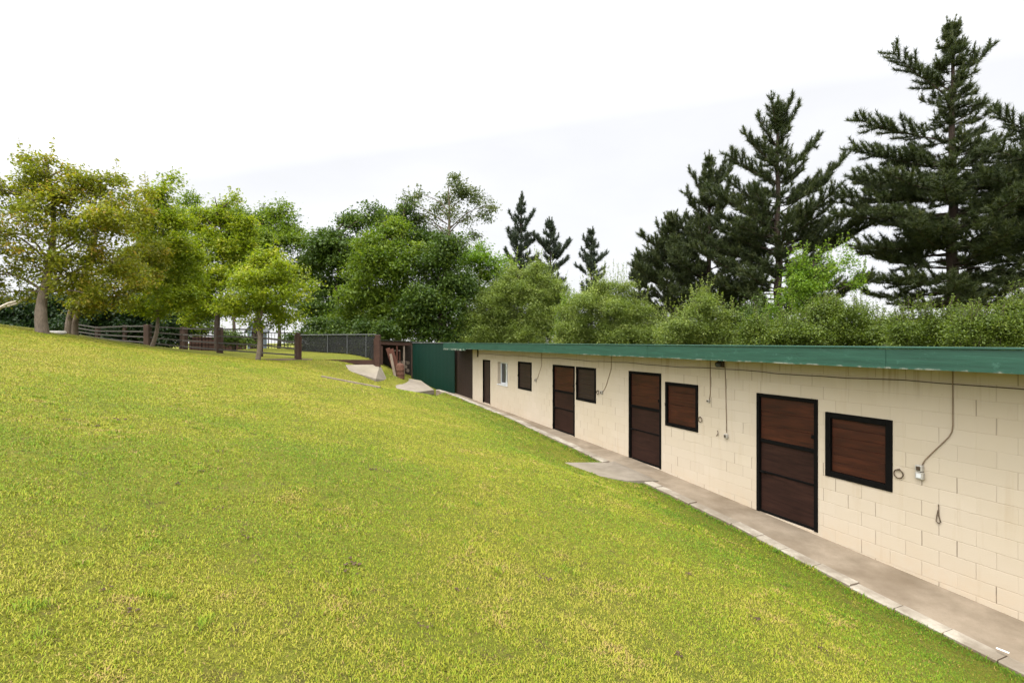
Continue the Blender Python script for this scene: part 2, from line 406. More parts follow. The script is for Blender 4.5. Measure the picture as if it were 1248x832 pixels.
# ------------------------------------------------------------------ terrain
def p_of(t, s): return (t*t/(t*t+.8))*(.165*t + np.interp(s, [10, 17], [.65, .36])*(1-np.exp(-t/np.interp(s, [10, 17], [3.0, 4.5]))))
def h_base(X, Y):
    s, d = sd(X, Y); t = np.maximum(d - dk(s), 0.0)
    te = np.where(t < 16, t, 16 + 9*(1-np.exp(-(t-16)/9.0)))
    return kz(np.minimum(s, 30)) - .012 - .035*np.exp(-t/.06) + p_of(te, s)
ctrl = []; csig = []
def cp(px, py, Y, dz=0.0, sig=2.6): a = at(px, py, Y); ctrl.append((a[0], a[1], a[2]+dz)); csig.append(sig)
for c in [(0,397,21),(53,404.5,20),(119,412,26),(184,422,26),(224,426,30),(268,431,28.5),(313,437,23.5),(363,440,25.5),(410,442,26),
          (460,445,26),(410,431,30.5),(450,432,30),(335,428,30.5),(-60,388,22),(90,405,23.5),(330,424,38),(250,424,38),(430,455,23.4),(0,400,26),(60,407,27),(-70,394,28),(120,414,30),(190,421,34),(60,408,34),(250,432,25),(200,427,22),(150,421,22),(300,442,20),(290,438,23),(345,444,22.5),(390,452,21.5),(260,440,19)]: cp(*c)
for px, py, Y in [(422,444,25.6),(466,445,26.4),(471,463,26.2),(453,458,24.8)]: cp(px, py, Y, -.10, 1.5)
cp(440,470,22.5,-.1,1.6); cp(458,461.5,24.6,-.03,.8); cp(426,452,24.8,-.03,.8); cp(442,457,24.7,-.03,.8); cp(474,465,26.1,-.06,.8); cp(470,478,23.0,-.15,1.4); cp(490,482,23.6,-.18,1.4); cp(520,485,24.0,-.15,1.4)
for px_ in (400,425,445,458): cp(px_,432,29.2,0,1.3); cp(px_,439,27.0,0,1.2); cp(545,483,25.0,-.05,1.2); cp(541,478,26.6,-.12,.9); cp(551,480,27.0,-.1,.9); cp(530,472,27.4,-.1,.9)
SLAB2 = [(471,467,25.6),(484,473,25.2),(505,478,25.0),(529,475,26.0),(513,463.5,27.6),(498,461,28.2)]
for k_, (px, py, Y) in enumerate(SLAB2): cp(px, py, Y, -.24 if k_ < 3 else -.12, 1.3)
cp(480,458,28.5,0,1.5); cp(470,455,29,0,1.5); cp(490,458,31); cp(505,462,30)
APRON = [(742,563,12.3),(688,563.3,12.0),(732,580,10.9),(766,585.5,10.68),(791,585,10.74)]
for px, py, Y in APRON[1:4]: cp(px, py, Y, -.03)
C = np.array(ctrl)
res = C[:, 2] - h_base(C[:, 0], C[:, 1])
def ker(a, b, sig): return np.exp(-((a[:, None, :]-b[None, :, :])**2).sum(-1)/(2*sig**2))
SIG = np.where(C[:, 1] < 15, .42, np.array(csig)); W0 = .12
def shep(x, y, vals):
    w_ = np.exp(-((x[:, None]-C[None, :, 0])**2+(y[:, None]-C[None, :, 1])**2)/(2*SIG[None, :]**2))
    w_ = w_*(2.6/SIG[None, :])                          # tight points outweigh wide ones close by
    return (w_ @ vals)/(w_.sum(1)+W0)
Wt = res.copy()
for _ in range(4): Wt = Wt + .6*(res - shep(C[:, 0], C[:, 1], Wt))
def ground_z(X, Y):
    X = np.asarray(X, float); Y = np.asarray(Y, float); shp = X.shape
    x = X.ravel(); y = Y.ravel()
    h = h_base(x, y)
    far = np.clip((y-33)/8.0, 0, 1); h = h*(1-far) + 2.35*far
    out = np.zeros_like(x)
    for i in range(0, len(x), 20000):
        out[i:i+20000] = shep(x[i:i+20000], y[i:i+20000], Wt)
    s_q, d_q = sd(x, y); t_q = np.maximum(d_q-dk(s_q), 0)
    h = h + out*np.where(s_q < 27.6, t_q**2/(t_q**2+.16), 1.0)
    dist = np.hypot(x, y); f2 = np.clip((dist-48)/60.0, 0, 1); h = h*(1-f2) + 0.2*f2
    h = h + .03*(vnoise(x, y, .45)-.5) + .02*(vnoise(x, y, 1.3)-.5)
    return h.reshape(shp)

def grade(lo, hi, step, far, grow=1.35):
    a = list(np.arange(lo, hi+1e-6, step)); s = step; x = hi
    up = []
    while x < far: s *= grow; x += s; up.append(x)
    s = step; x = lo; dn = []
    while x > -far: s *= grow; x -= s; dn.append(x)
    return np.array(dn[::-1] + a + up)
S = grade(-4, 44, .3, 700); Vv = np.concatenate([-grade(0, 0.3, .3, 700)[::-1][:0], [-700, -300, -120, -60, -30, -14, -7, -3, -1.2, -.5, -.09], grade(0, 32, .3, 700)[grade(0, 32, .3, 700) >= -1e-6]])
GS, GV = np.meshgrid(S, Vv, indexing='ij')
GD = dk(GS) - .035 + GV
GX, GY = xy(GS, GD)
GZ = ground_z(GX, GY)
low = GV < -.001
endw = np.clip((GS-29.4)/.5, 0, 1)                  # beyond the green sheet the yard has no walkway
lowz = np.where(GV < -6, -.5 - np.clip(-GV-6, 0, 100)*.02, bz(GS)-.3)
GZ = np.where(low, lowz*(1-endw) + np.where(GV > -5, GZ, lowz)*endw, GZ)
ns, nv = GS.shape
Vg = np.stack([GX, GY, GZ], -1).reshape(-1, 3)
ii, jj = np.meshgrid(np.arange(ns-1), np.arange(nv-1), indexing='ij')
q = np.stack([ii*nv+jj, (ii+1)*nv+jj, (ii+1)*nv+jj+1, ii*nv+jj+1], -1).reshape(-1, 4)
me = np_mesh('ground', Vg, q, np.full(len(q), 4), smooth=True)
g = link('ground', me, M['ground'])
sset(g, 'sloping mown lawn of yellow green turf falling to the stable walkway', 'lawn', kind='structure')

# walkway, kerb, slabs
def sheet(name, prof, s0, s1, step, mat):           # prof(s) -> list of (d, z)
    ss = np.arange(s0, s1+1e-6, step); V = []; n = None
    for s in ss:
        P = prof(s); n = len(P)
        for d, z in P: x, y = xy(s, d); V.append((x, y, z))
    Fc = [(i*n+j, (i+1)*n+j, (i+1)*n+j+1, i*n+j+1) for i in range(len(ss)-1) for j in range(n-1)]
    return MB().add(V, Fc).build(name, mat)
def walkp(s):
    k = float(dk(s)); b = float(bz(s)); ko = min(b+.02, float(kz(s))-.012)
    return [(k-.19, ko-.3), (k-.19, ko), (k*.5, b*.5+ko*.5-.006), (-.05, b), (-.05, b-.3)]
o = sheet('path', walkp, -4, 29.5, .35, M['walk']); sset(o, 'narrow concrete walkway along the foot of the cream stable wall', 'path', kind='structure')
kb = MB(); s = -4.0
rk = random.Random(3)
while s < 28.6:
    L = rk.choice([.48, .5, .5, .53])
    s2 = min(s+L-.012, 28.9)
    if not (11.98 < (s+s2)/2 < 13.62):
        n = 4; jit = rk.uniform(-.008, .008); jd = rk.uniform(-.012, .012)
        ring = []
        for i in range(n+1):
            q_ = s+(s2-s)*i/n; k = float(dk(q_))+jd; z = float(kz(q_))+jit
            for d, zz in ((k, z-.35), (k, z-.012), (k-.012, z), (k-.188, z), (k-.20, z-.012), (k-.20, z-.35)):
                x, y = xy(q_, d); ring.append((x, y, zz))
        Fc = [(i*6+j, i*6+(j+1)%6, (i+1)*6+(j+1)%6, (i+1)*6+j) for i in range(n) for j in range(6)] + [tuple(range(5, -1, -1)), tuple(n*6+j for j in range(6))]
        kb.add(ring, Fc)
    s += L
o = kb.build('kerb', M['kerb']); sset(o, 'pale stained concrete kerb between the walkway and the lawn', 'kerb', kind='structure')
def slab(name, pts, label, mat, thick=.06):
    P = [tuple(at(*p)) for p in pts]
    a = sum(P[i][0]*P[(i+1)%len(P)][1]-P[(i+1)%len(P)][0]*P[i][1] for i in range(len(P)))
    if a < 0: P = P[::-1]
    zb = min(p[2] for p in P)-thick
    n_ = len(P); mb_ = MB().add(P+[(p[0], p[1], p[2]-.22) for p in P], [tuple(range(n_)), tuple(range(2*n_-1, n_-1, -1))]+[(i, n_+i, n_+(i+1) % n_, (i+1) % n_) for i in range(n_)])
    o = mb_.build(name, mat); sset(o, label, 'slab', kind='structure'); return [(p[0], p[1]) for p in P]
AP = [tuple(at(*p)) for p in APRON]
x1, y1 = xy(13.67, .60); x0, y0 = xy(12.02, .60)
ap = [AP[0], AP[1], AP[2], AP[3], AP[4], (x0, y0, float(bz(12.02))+.016), (x1, y1, float(bz(13.67))+.016)]
ar = sum(ap[i][0]*ap[(i+1)%7][1]-ap[(i+1)%7][0]*ap[i][1] for i in range(7))
o = MB().prism(ap if ar > 0 else ap[::-1], 0.0, 0).build('concrete_slab', M['slab']); sset(o, 'worn concrete landing slab joining the lawn to the walkway by a stable door', 'slab', kind='structure')
polys = [[(p[0], p[1]) for p in ap]]
polys.append(slab('concrete_slab', [(421,444.5,25.6),(463,444,26.4),(472,463,26.2),(458,461.5,24.6),(426,452,24.8)], 'grey concrete ramp slab below the gateway posts', M['slab']))
polys.append(slab('concrete_slab', SLAB2, 'grey concrete slab with drain cover in front of the green sheet wall', M['slab']))
# mulch strip below the gateway
m = MB(); P = [at(p, 1, y)[:2] for p, y in ((322,24.2),(345,24.6),(363,25.2),(380,25.4),(381,25.9),(362,25.9),(340,25.4),(322,25.0))]
V = [(p[0], p[1], float(ground_z(p[0], p[1]))+.012) for p in P]
o = m.add(V, [tuple(range(len(V)))]).build('bare_soil', M['soil']); sset(o, 'bare strip of red brown mulch beside the young tree and gatepost', 'soil', kind='structure')
polys.append([(p[0], p[1]) for p in P])

# ------------------------------------------------------------------ grass blades
def in_poly(x, y, poly):
    c = np.zeros(len(x), bool); n = len(poly)
    for i in range(n):
        x0, y0 = poly[i]; x1, y1 = poly[(i+1) % n]
        k = ((y0 > y) != (y1 > y)) & (x < (x1-x0)*(y-y0)/(y1-y0+1e-12)+x0); c ^= k
    return c
NB = 1500000
u = rng.random(NB)
Y0, Y1, e = 1.5, 33.0, .36                           # pdf over depth ~ Y^(e-1)
yy = (Y0**e + u*(Y1**e-Y0**e))**(1/e)
xx = (rng.random(NB)*2-1)*(1.12*yy+1.2)
s_, d_ = sd(xx, yy)
ok = (d_ > dk(s_)+.0) & (s_ < 31) & ((s_ < 28.5) | (d_ > 2.3))
for pl in polys: ok &= ~in_poly(xx, yy, pl)
cl1 = vnoise(xx, yy, 1.1); cl2 = vnoise(xx+37, yy+11, 4.0); cl3 = vnoise(xx-9, yy+70, .28); cl4 = vnoise(xx+5, yy-3, 9.0)
bare = (cl2*.5+cl4*.5 < .31)
ok &= ~(bare & (rng.random(NB) < .55))
xx = xx[ok]; yy = yy[ok]; d_ = d_[ok]; s_ = s_[ok]; cl1 = cl1[ok]; cl2 = cl2[ok]; cl3 = cl3[ok]; cl4 = cl4[ok]; n = len(xx)
zz = ground_z(xx, yy)
cl5 = vnoise(xx+3.3, yy-8.1, 6.5)
edge = np.clip(1-(d_-dk(s_))/3.6, 0, 1)**1.5
tuft = np.clip((cl2-.64)*4, 0, 1)*.7; weed = np.clip((cl5-.80)*9, 0, 1)*np.clip(cl1*2-.5, 0, 1)
ht = (.010 + .018*rng.random(n)) * (1+.8*tuft*rng.random(n)) * (1+.012*yy) * (1+.9*weed)
wd = np.maximum(.0014+.0015*rng.random(n), .00055*yy) * (1+.3*tuft)
ang = rng.random(n)*2*np.pi
lean = (.15+.9*rng.random(n)**1.1)
dx = np.cos(ang); dy = np.sin(ang); px_, py_ = -dy, dx
far = np.clip((yy-8)/14, 0, 1)
tint = .56 + .40*(cl1-.5) + .36*(cl3-.5) + .14*(cl2-.5) + .15*rng.standard_normal(n) - .42*edge - .05*tuft + .08*far - .28*weed
dead = rng.random(n) < (.05+.75*np.clip((.55*cl4+.45*cl2-.60)*5, 0, 1)*np.clip(cl1*1.8-.25, 0, 1)); tint = np.where(dead, .82+.18*rng.random(n), np.clip(tint, 0, .84))
lean = np.where(dead, lean+.5, lean)
spill = (d_-dk(s_)) < .05                            # longer blades hang over the kerb
ht = np.where(spill, ht*(1.0+1.1*rng.random(n)), ht); dx = np.where(spill, dx*.5-N[0]*.8, dx); dy = np.where(spill, dy*.5-N[1]*.8, dy)
B = np.stack([xx, yy, zz-.006], 1)
side = np.stack([px_, py_, np.zeros(n)], 1)*wd[:, None]
mid = B + np.stack([dx*lean*.42*ht, dy*lean*.42*ht, ht*.55], 1)
tip = B + np.stack([dx*lean*ht, dy*lean*ht, ht*np.maximum(1.05-.35*lean, .35)], 1)
V = np.stack([B-side*.8, B+side*.8, mid+side, mid-side, tip], 1).reshape(-1, 3)
base_i = (np.arange(n)*5)[:, None]
lo = np.concatenate([base_i+np.array([[0,1,2,3]]), base_i+np.array([[3,2,4]])], 1).ravel()
ct = np.tile([4, 3], n)
me = np_mesh('grass', V, lo, ct, np.repeat(tint, 2))
o = link('grass', me, M['blade']); sset(o, 'short mown grass blades covering the sloping lawn, yellowish with green tufts', 'grass', kind='stuff')

# little clods and dead leaves in the lawn
cm = MB(); rc = random.Random(5)
spots = [(431,688,9),(425,698,6),(517,763,8),(300,655,5),(120,520,5),(145,513,6),(270,620,5),(700,660,0),(80,512,4),(455,572,5),(470,574,4),(270,551,4),(245,575,4),(665,705,6),(840,700,5),(560,720,5),(160,745,7),(130,720,6),(830,800,7),(920,755,6),(1000,790,5),(215,590,4)]
for px, py, r in spots:
    if r == 0: continue
    lo_, hi_ = 2.0, 30.0
    for _ in range(40):
        md = (lo_+hi_)/2; a = at(px, py, md)
        if a[2] > float(ground_z(a[0], a[1])): lo_ = md
        else: hi_ = md
    a = at(px, py, lo_); rr = r*lo_/F
    for k in range(7):
        c = np.array([a[0]+rc.gauss(0, rr*.7), a[1]+rc.gauss(0, rr*.7), 0]); c[2] = float(ground_z(c[0], c[1]))+.014
        q = rr*rc.uniform(.15, .42); V = []
        for i in range(6):
            w = 2*math.pi*i/6; V.append(c+np.array([math.cos(w)*q*rc.uniform(.6, 1.2), math.sin(w)*q*rc.uniform(.6, 1.2), rc.uniform(-.006, .006)]))
        V.append(c+np.array([0, 0, q*rc.uniform(.3, .8)]))
        cm.add(V, [(i, (i+1) % 6, 6) for i in range(6)])
o = cm.build('soil_clods', M['clod']); sset(o, 'scattered brown clods and dead leaves lying in the lawn', 'soil clods', kind='stuff')

# ------------------------------------------------------------------ stable building (local frame: x along the wall, y out of the wall, z up)
ST = empty('stable_building', (P0[0], P0[1], 0), 'long low cream block stable with dark doors and green edged flat roof', 'stable', rz=ANG)
FAR_S, NEAR_S = 26.15, -3.0
def so(px): return s_of(px)
doors = [(588.5, 597.5, .50, 2.40), (673.7, 700.5, .36, 2.46), (766.3, 806, .285, 2.47), (922, 997, .15, 2.275)]
wins = [(631.5, 648, 1.44, 2.458), (702.3, 726.5, 1.475, 2.458), (811, 851, 1.315, 2.298), (1006, 1088, 1.095, 2.10)]
small = (606.5, 618.5, 1.46, 2.37)
op = [(so(b), so(a), z0, z1) for a, b, z0, z1 in doors+wins+[small]]
xs = sorted({NEAR_S, FAR_S} | {v for o_ in op for v in o_[:2]}); zs = sorted({-.8, 2.90} | {v for o_ in op for v in o_[2:]})
w = MB()
for i in range(len(xs)-1):
    for j in range(len(zs)-1):
        cx_, cz_ = (xs[i]+xs[i+1])/2, (zs[j]+zs[j+1])/2
        if any(o_[0] < cx_ < o_[1] and o_[2] < cz_ < o_[3] for o_ in op): continue
        w.add([(xs[i], 0, zs[j]), (xs[i+1], 0, zs[j]), (xs[i+1], 0, zs[j+1]), (xs[i], 0, zs[j+1])], [(3, 2, 1, 0)])
for k, (a, b, c, d) in enumerate(op):                # reveals
    dp = -.20 if k == 8 else -.12
    w.add([(a,0,c),(b,0,c),(b,0,d),(a,0,d),(a,dp,c),(b,dp,c),(b,dp,d),(a,dp,d)], [(0,1,5,4),(1,2,6,5),(2,3,7,6),(3,0,4,7)])
w.add([(NEAR_S,0,-.8),(NEAR_S,-6,-.8),(NEAR_S,-6,2.9),(NEAR_S,0,2.9)], [(0,1,2,3)])
w.add([(NEAR_S,-6,-.8),(29.4,-6,-.8),(29.4,-6,2.9),(NEAR_S,-6,2.9)], [(0,1,2,3)])
w.add([(29.4,-6,-.8),(29.4,-.3,-.8),(29.4,-.3,2.9),(29.4,-6,2.9)], [(0,1,2,3)])
w.add([(FAR_S,0,-.8),(FAR_S,-.12,-.8),(FAR_S,-.12,2.9),(FAR_S,0,2.9)], [(0,1,2,3)])
w.build('wall', M['wall'], ST)
rf = MB().add([(NEAR_S-.3,.68,3.085),(28.6,.68,3.085),(28.6,-6.3,2.99),(NEAR_S-.3,-6.3,2.99)] , [(0,1,2,3)])
rf.add([(NEAR_S-.3,-6.3,2.99),(28.6,-6.3,2.99),(28.6,-6.3,2.85),(NEAR_S-.3,-6.3,2.85)], [(0,1,2,3)])
rf.add([(NEAR_S-.3,.68,3.085),(NEAR_S-.3,-6.3,2.99),(NEAR_S-.3,-6.3,2.85),(NEAR_S-.3,.68,2.85)], [(0,1,2,3)])
rf.add([(28.6,.68,3.085),(28.6,.68,2.85),(28.6,-6.3,2.85),(28.6,-6.3,2.99)], [(0,1,2,3)])
roof = rf.build('roof', M['roof'], ST)
MB().add([(NEAR_S-.3,.70,2.885),(28.6,.70,2.885),(28.6,-6.25,2.885),(NEAR_S-.3,-6.25,2.885)], [(3,2,1,0)]).build('soffit', M['soffit'], roof)
fa = MB(); rj = random.Random(9)
joints = [NEAR_S-.3, 2.6, 7.4, 12.2, 17.0, 21.0, 25.0]
for a, b in zip(joints[:-1], joints[1:]):
    n_ = 14
    V = []
    for i in range(n_+1):
        x = a+.003+(b-a-.006)*i/n_; jz = rj.uniform(-.004, .004)
        for y, z in ((.71, 2.860+jz), (.75, 2.860+jz), (.75, 3.108+jz*.5), (.71, 3.108+jz*.5)): V.append((x, y, z))
    Fc = [(i*4+j, i*4+(j+1) % 4, (i+1)*4+(j+1) % 4, (i+1)*4+j) for i in range(n_) for j in range(4)] + [(3,2,1,0), tuple(n_*4+j for j in range(4))]
    fa.add(V, Fc)
fa.box((25.003, .70, 2.79), (28.6, .755, 3.104))
fa.build('fascia', M['fascia'], ST)
MB().box((NEAR_S-.3, .685, 3.111), (28.6, .765, 3.138), .006).build('drip_edge', M['fascia'], ST)

def hexagon(mb, x, y, z, r): mb.lathe((x, y, z), [(r, 0), (r, .01)], 6)
for k, (a, b, z0, z1) in enumerate(doors):
    xa, xb = so(b)+.004, so(a)-.004
    y0 = -.115
    f = MB(); t = .062 if k else .05
    f.box((xa, y0, z0+.004), (xa+t, .014, z1-.004), .004); f.box((xb-t, y0, z0+.004), (xb, .014, z1-.004), .004)
    f.box((xa+t+.002, y0, z1-t-.004), (xb-t-.002, .012, z1-.004), .004)
    d = f.build('door', M['steel'], ST)
    H = z1-z0; zi0 = z0+.012; i0, i1 = xa+t+.006, xb-t-.006
    if k == 0:
        MB().box((i0, -.09, zi0), (i1, -.045, z1-t-.008), .003).build('door_leaf', M['panel_mid'], d); continue
    zu = z1-t-.008; zm = z0+H*.605; zl = z0+H*.345
    for (za, zb, nm, mt, tk) in ((zm+.022, zu, 'upper_leaf', M['panel_red'], -.030), (zl+.012, zm-.022, 'lower_leaf', M['panel_dark'], -.034), (zi0+.03, zl-.012, 'kick_panel', M['panel_dark'], -.036)):
        p = MB()
        if nm == 'upper_leaf':
            nb = 3; hh = (zb-za)/nb
            for q_ in range(nb): p.box((i0, -.08, za+hh*q_+.0015), (i1, tk-.002*(q_ % 2), za+hh*(q_+1)-.0015), .003)
        else: p.box((i0, -.08, za), (i1, tk, zb), .003)
        p.build(nm, mt, d)
    for q0, q1 in (((xa+t+.002, -.085, zm-.032), (xb-t-.002, -.008, zm+.032)), ((xa+t+.002, -.085, zl-.016), (xb-t-.002, -.020, zl+.016)), ((xa+t+.002, -.085, zi0), (xb-t-.002, -.012, zi0+.035))):
        MB().box(q0, q1, .004).build('cross_rail', M['steel'], d)
    bo = MB(); bo.box((xb-t-.12, -.02, zl-.02), (xb-t-.03, .018, zl+.02), .006); bo.tube([(xb-t-.26, .004, zl), (xb-t+.02, .004, zl)], .009, 8)
    bo.build('bolt', M['steel'], d)
    MB().box((xa+t-.01, -.008, zm+.20), (xa+t+.05, .012, zm+.26), .006).build('catch', M['steel'], d)
    for hz in (zm+.14, zu-.12, zl+.2, zi0+.14): MB().tube([(xb-.03, .020, hz-.045), (xb-.03, .020, hz+.045)], .011, 8).build('hinge', M['steel'], d)
for k, (a, b, z0, z1) in enumerate(wins):
    xa, xb = so(b)+.004, so(a)-.004; t = .085 if k == 3 else .065
    z0 += .004; z1 -= .004
    f = MB()
    f.box((xa, -.115, z0), (xa+t, .020, z1), .004); f.box((xb-t, -.115, z0), (xb, .020, z1), .004)
    f.box((xa+t+.001, -.115, z1-t), (xb-t-.001, .018, z1), .004); f.box((xa+t+.001, -.115, z0), (xb-t-.001, .018, z0+t), .004)
    d = f.build('window_shutter', M['steel'], ST)
    p = MB(); nb = 6; hh = (z1-z0-2*t-.008)/nb
    for q_ in range(nb): p.box((xa+t+.003, -.08, z0+t+.004+hh*q_+.001), (xb-t-.003, -.022-.002*(q_ % 2), z0+t+.004+hh*(q_+1)-.001), .003)
    p.build('shutter_panel', M['panel_mid'] if k < 2 else M['panel_red'], d)
    l_ = MB().box((xb-t+.01, .015, (z0+z1)/2-.05), (xb-t+.06, .035, (z0+z1)/2+.02), .006); l_.build('latch', M['steel'], d)
# small white window
a, b, z0, z1 = small; xa, xb = so(b)+.004, so(a)-.004
f = MB()
for q0, q1 in (((xa, -.19, z0+.004), (xa+.06, -.13, z1-.004)), ((xb-.06, -.19, z0+.004), (xb, -.13, z1-.004)), ((xa+.061, -.19, z0+.004), (xb-.061, -.13, z0+.064)), ((xa+.061, -.19, z1-.064), (xb-.061, -.13, z1-.004)), (((xa+xb)/2-.14, -.185, z0+.065), ((xa+xb)/2-.06, -.12, z1-.065))): f.box(q0, q1, .005)
wn_ = f.build('window', M['pvc'], ST)
MB().box((xa+.05, -.175, z0+.055), (xb-.05, -.16, z1-.055)).build('pane', M['glass'], wn_)
MB().box((xa-.02, -.12, z0-.035), (xb+.02, .03, z0+.002), .005).build('sill', M['pvc'], wn_)
# tall brown boarded door at the far end
bd = MB(); x = FAR_S+.01
while x < 29.6:
    bd.box((x, -.14, .38), (min(x+.138, 29.62), -.10-.004*random.random(), 2.84), .004); x += .142
br = bd.build('barn_door', M['barn'], ST)
# wall fittings
def wire(name, pts, r, mat): return MB().tube(pts, r, 8).build(name, mat, ST, True)
def pl(px, py, d=.012): s = s_of(px); Y = s*.921; return (s, d, EYE-(py-CY)*Y/F)
cab = [(x, .012, 2.655+.012*math.sin(x*1.9)+.006*math.sin(x*5.1)) for x in np.arange(NEAR_S+.2, 25.6, .4)]
wire('cable', cab, .0065, M['dcable'])
q = [pl(1161.7, 452), pl(1161.7, 480), pl(1161.7, 519), pl(1160.5, 526), pl(1157, 532), pl(1149, 540), pl(1136, 552), pl(1128, 560), pl(1124, 567)]
wire('conduit', [(q[0][0], .012, 2.88)]+q, .007, M['cable'])
wire('conduit', [(pl(866,487)[0], .012, 2.88), pl(866, 480), pl(865, 487)], .007, M['cable'])
wire('conduit', [(pl(884,440)[0], .012, 2.72), pl(885, 480), pl(886, 527)], .007, M['cable'])
wire('conduit', [(pl(660,440)[0], .012, 2.86), pl(660.5, 445), pl(655, 462)], .007, M['cable'])
wire('conduit', [(pl(746,430)[0], .012, 2.86), pl(745, 450), pl(739, 470), pl(735, 478)], .007, M['cable'])
def sock(px, py, w_=.09, h_=.09, extra=False):
    s, _, z = pl(px, py)
    b = MB().box((s-w_/2, 0, z-h_/2), (s+w_/2, .055, z+h_/2), .008).build('socket_box', M['socket'], ST)
    MB().lathe((0, 0, 0), [(.028, 0), (.028, .006), (.018, .007)], 20)
    c = MB(); c.box((s-w_*.3, .055, z-h_*.3), (s+w_*.3, .062, z+h_*.3), .003); c.build('socket_cover', M['dcable'] if extra else M['pvc'], b)
sock(1122, 570, .085, .085, True); sock(1122.5, 579, .095, .095)
sock(886, 531, .08, .08, True); sock(864.5, 488.5, .06, .05, True); sock(734, 478, .08, .09, True); sock(653.5, 463, .06, .12, True)
s, _, z = pl(880, 443)
lb = MB().box((s-.07, 0, z-.07), (s+.07, .06, z+.07), .012).build('wall_lamp', M['dcable'], ST)
gl = MB(); gl.tube([(s, .06, z), (s, .10, z-.01), (s, .14, z-.02), (s, .165, z-.025)], [.055, .06, .05, .02], 14); gl.build('lamp_globe', M['glass'], lb, True)
for px, py, r in ((1096, 577, .058), (854, 511, .05), (729, 478, .05)):
    s, _, z = pl(px, py); b = MB().ring((s, .02, z), (1, 0, 0), (0, 0, 1), r, .008); b.tube([(s, 0, z+r), (s, .028, z+r)], .012, 8); b.build('tether_ring', M['ring'], ST, True)
s, _, z = pl(1146, 630)
wire('wire_loop', [(s+.015, .012, z+.16), (s+.012, .014, z+.02), (s-.01, .014, z-.06), (s+.01, .016, z-.085), (s+.04, .014, z-.06), (s+.035, .014, z), (s+.02, .014, z+.09)], .006, M['ring'])
s, _, z = pl(875, 528)
wire('wire_loop', [(s, .012, z+.06), (s-.02, .02, z), (s+.02, .02, z-.05)], .007, M['ring'])
wire('downpipe', [(s_of(583), .04, 2.87), (s_of(583), .04, 2.5)], .03, M['dcable'])

# ------------------------------------------------------------------ green sheet wall, shelter, junk
gA = np.array([*xy(29.0, .03), 0]); gB = at(503, 462, 29.0)
gd = (gB[:2]-gA[:2]); gl_ = np.linalg.norm(gd); ga = math.atan2(gd[1], gd[0])
G = empty('sheet_wall', (gA[0], gA[1], .3), 'dark bottle green sheet wall between the stable end and the junk shelter', 'wall', rz=ga)
sh = MB(); nn = 60; V = []
for i in range(nn+1):
    x = gl_*i/nn; y = .0018*math.sin(i*math.pi/2.5)
    zt = 2.80
    zb = -.2
    V += [(x, y-.012, zb), (x, y+.012, zb), (x, y+.012, zt), (x, y-.012, zt)]
Fc = [(i*4+j, (i+1)*4+j, (i+1)*4+(j+1) % 4, i*4+(j+1) % 4) for i in range(nn) for j in range(4)] + [(0,1,2,3), tuple(nn*4+3-j for j in range(4))]
sh.add(V, Fc).build('sheet', M['greenp'], G)
MB().box((-.02, -.03, 2.803), (gl_+.02, .05, 2.845), .004).build('top_rail', M['zinc'], G)
MB().box((gl_+.003, -.04, -.5), (gl_+.083, .05, 2.80), .005).build('end_post', M['post'], G)

# open fronted shelter
sA = at(505, 460, 29.3); sB = at(464, 446, 28.4)
sv = sB[:2]-sA[:2]; sl = np.linalg.norm(sv); sa = math.atan2(sv[1], sv[0])
zf = float(ground_z((sA[0]+sB[0])/2, (sA[1]+sB[1])/2))
SH = empty('lean_to_shelter', (sA[0], sA[1], zf), 'open fronted timber lean-to with a tin roof, stacked with old wood', 'shelter', rz=sa)
zt = 3.18-zf                             # local z of the roof front; +x runs left in the photo, -y runs backwards
def SB(name, a, b, mat, bev=.006): return MB().box(a, b, bev).build(name, mat, SH)
rl = MB(); nn = 40; V = []
for i in range(nn+1):
    x = -.35+(sl+.55)*i/nn; y0 = .012*math.sin(i*1.6); tl = .11*(i/nn)
    V += [(x, .25, zt+y0+tl-.01), (x, -2.4, zt-.22+y0+tl-.01), (x, -2.4, zt-.21+y0+tl), (x, .25, zt+y0+tl)]
Fc = [(i*4+j, i*4+(j+1) % 4, (i+1)*4+(j+1) % 4, (i+1)*4+j) for i in range(nn) for j in range(4)] + [(3,2,1,0), tuple(nn*4+j for j in range(4))]
rl.add(V, Fc).build('tin_roof', M['zinc'], SH)
MB().bar((-.25, .12, zt-.16), (sl+.15, .12, zt-.06), .06, .17).build('beam', M['bwood'], SH)
for x, m_ in ((.05, M['post']), (.62, M['gwood']), (1.02, M['rwood']), (sl-.05, M['bwood'])): SB('post', (x-.045, .0, -.9), (x+.045, .09, zt-.22), m_)
bk = MB(); x = -1.0
while x < sl+.1: bk.box((x, -2.2, -.9), (x+.178, -2.17, zt-.12)); x += .18
bk.build('back_boards', M['dark'], SH)
bk = MB(); y = -2.15
while y < -.1: bk.box((sl+.02, y, -.9), (sl+.05, y+.17, zt-.25)); y += .18
bk.build('side_boards', M['bwood'], SH)
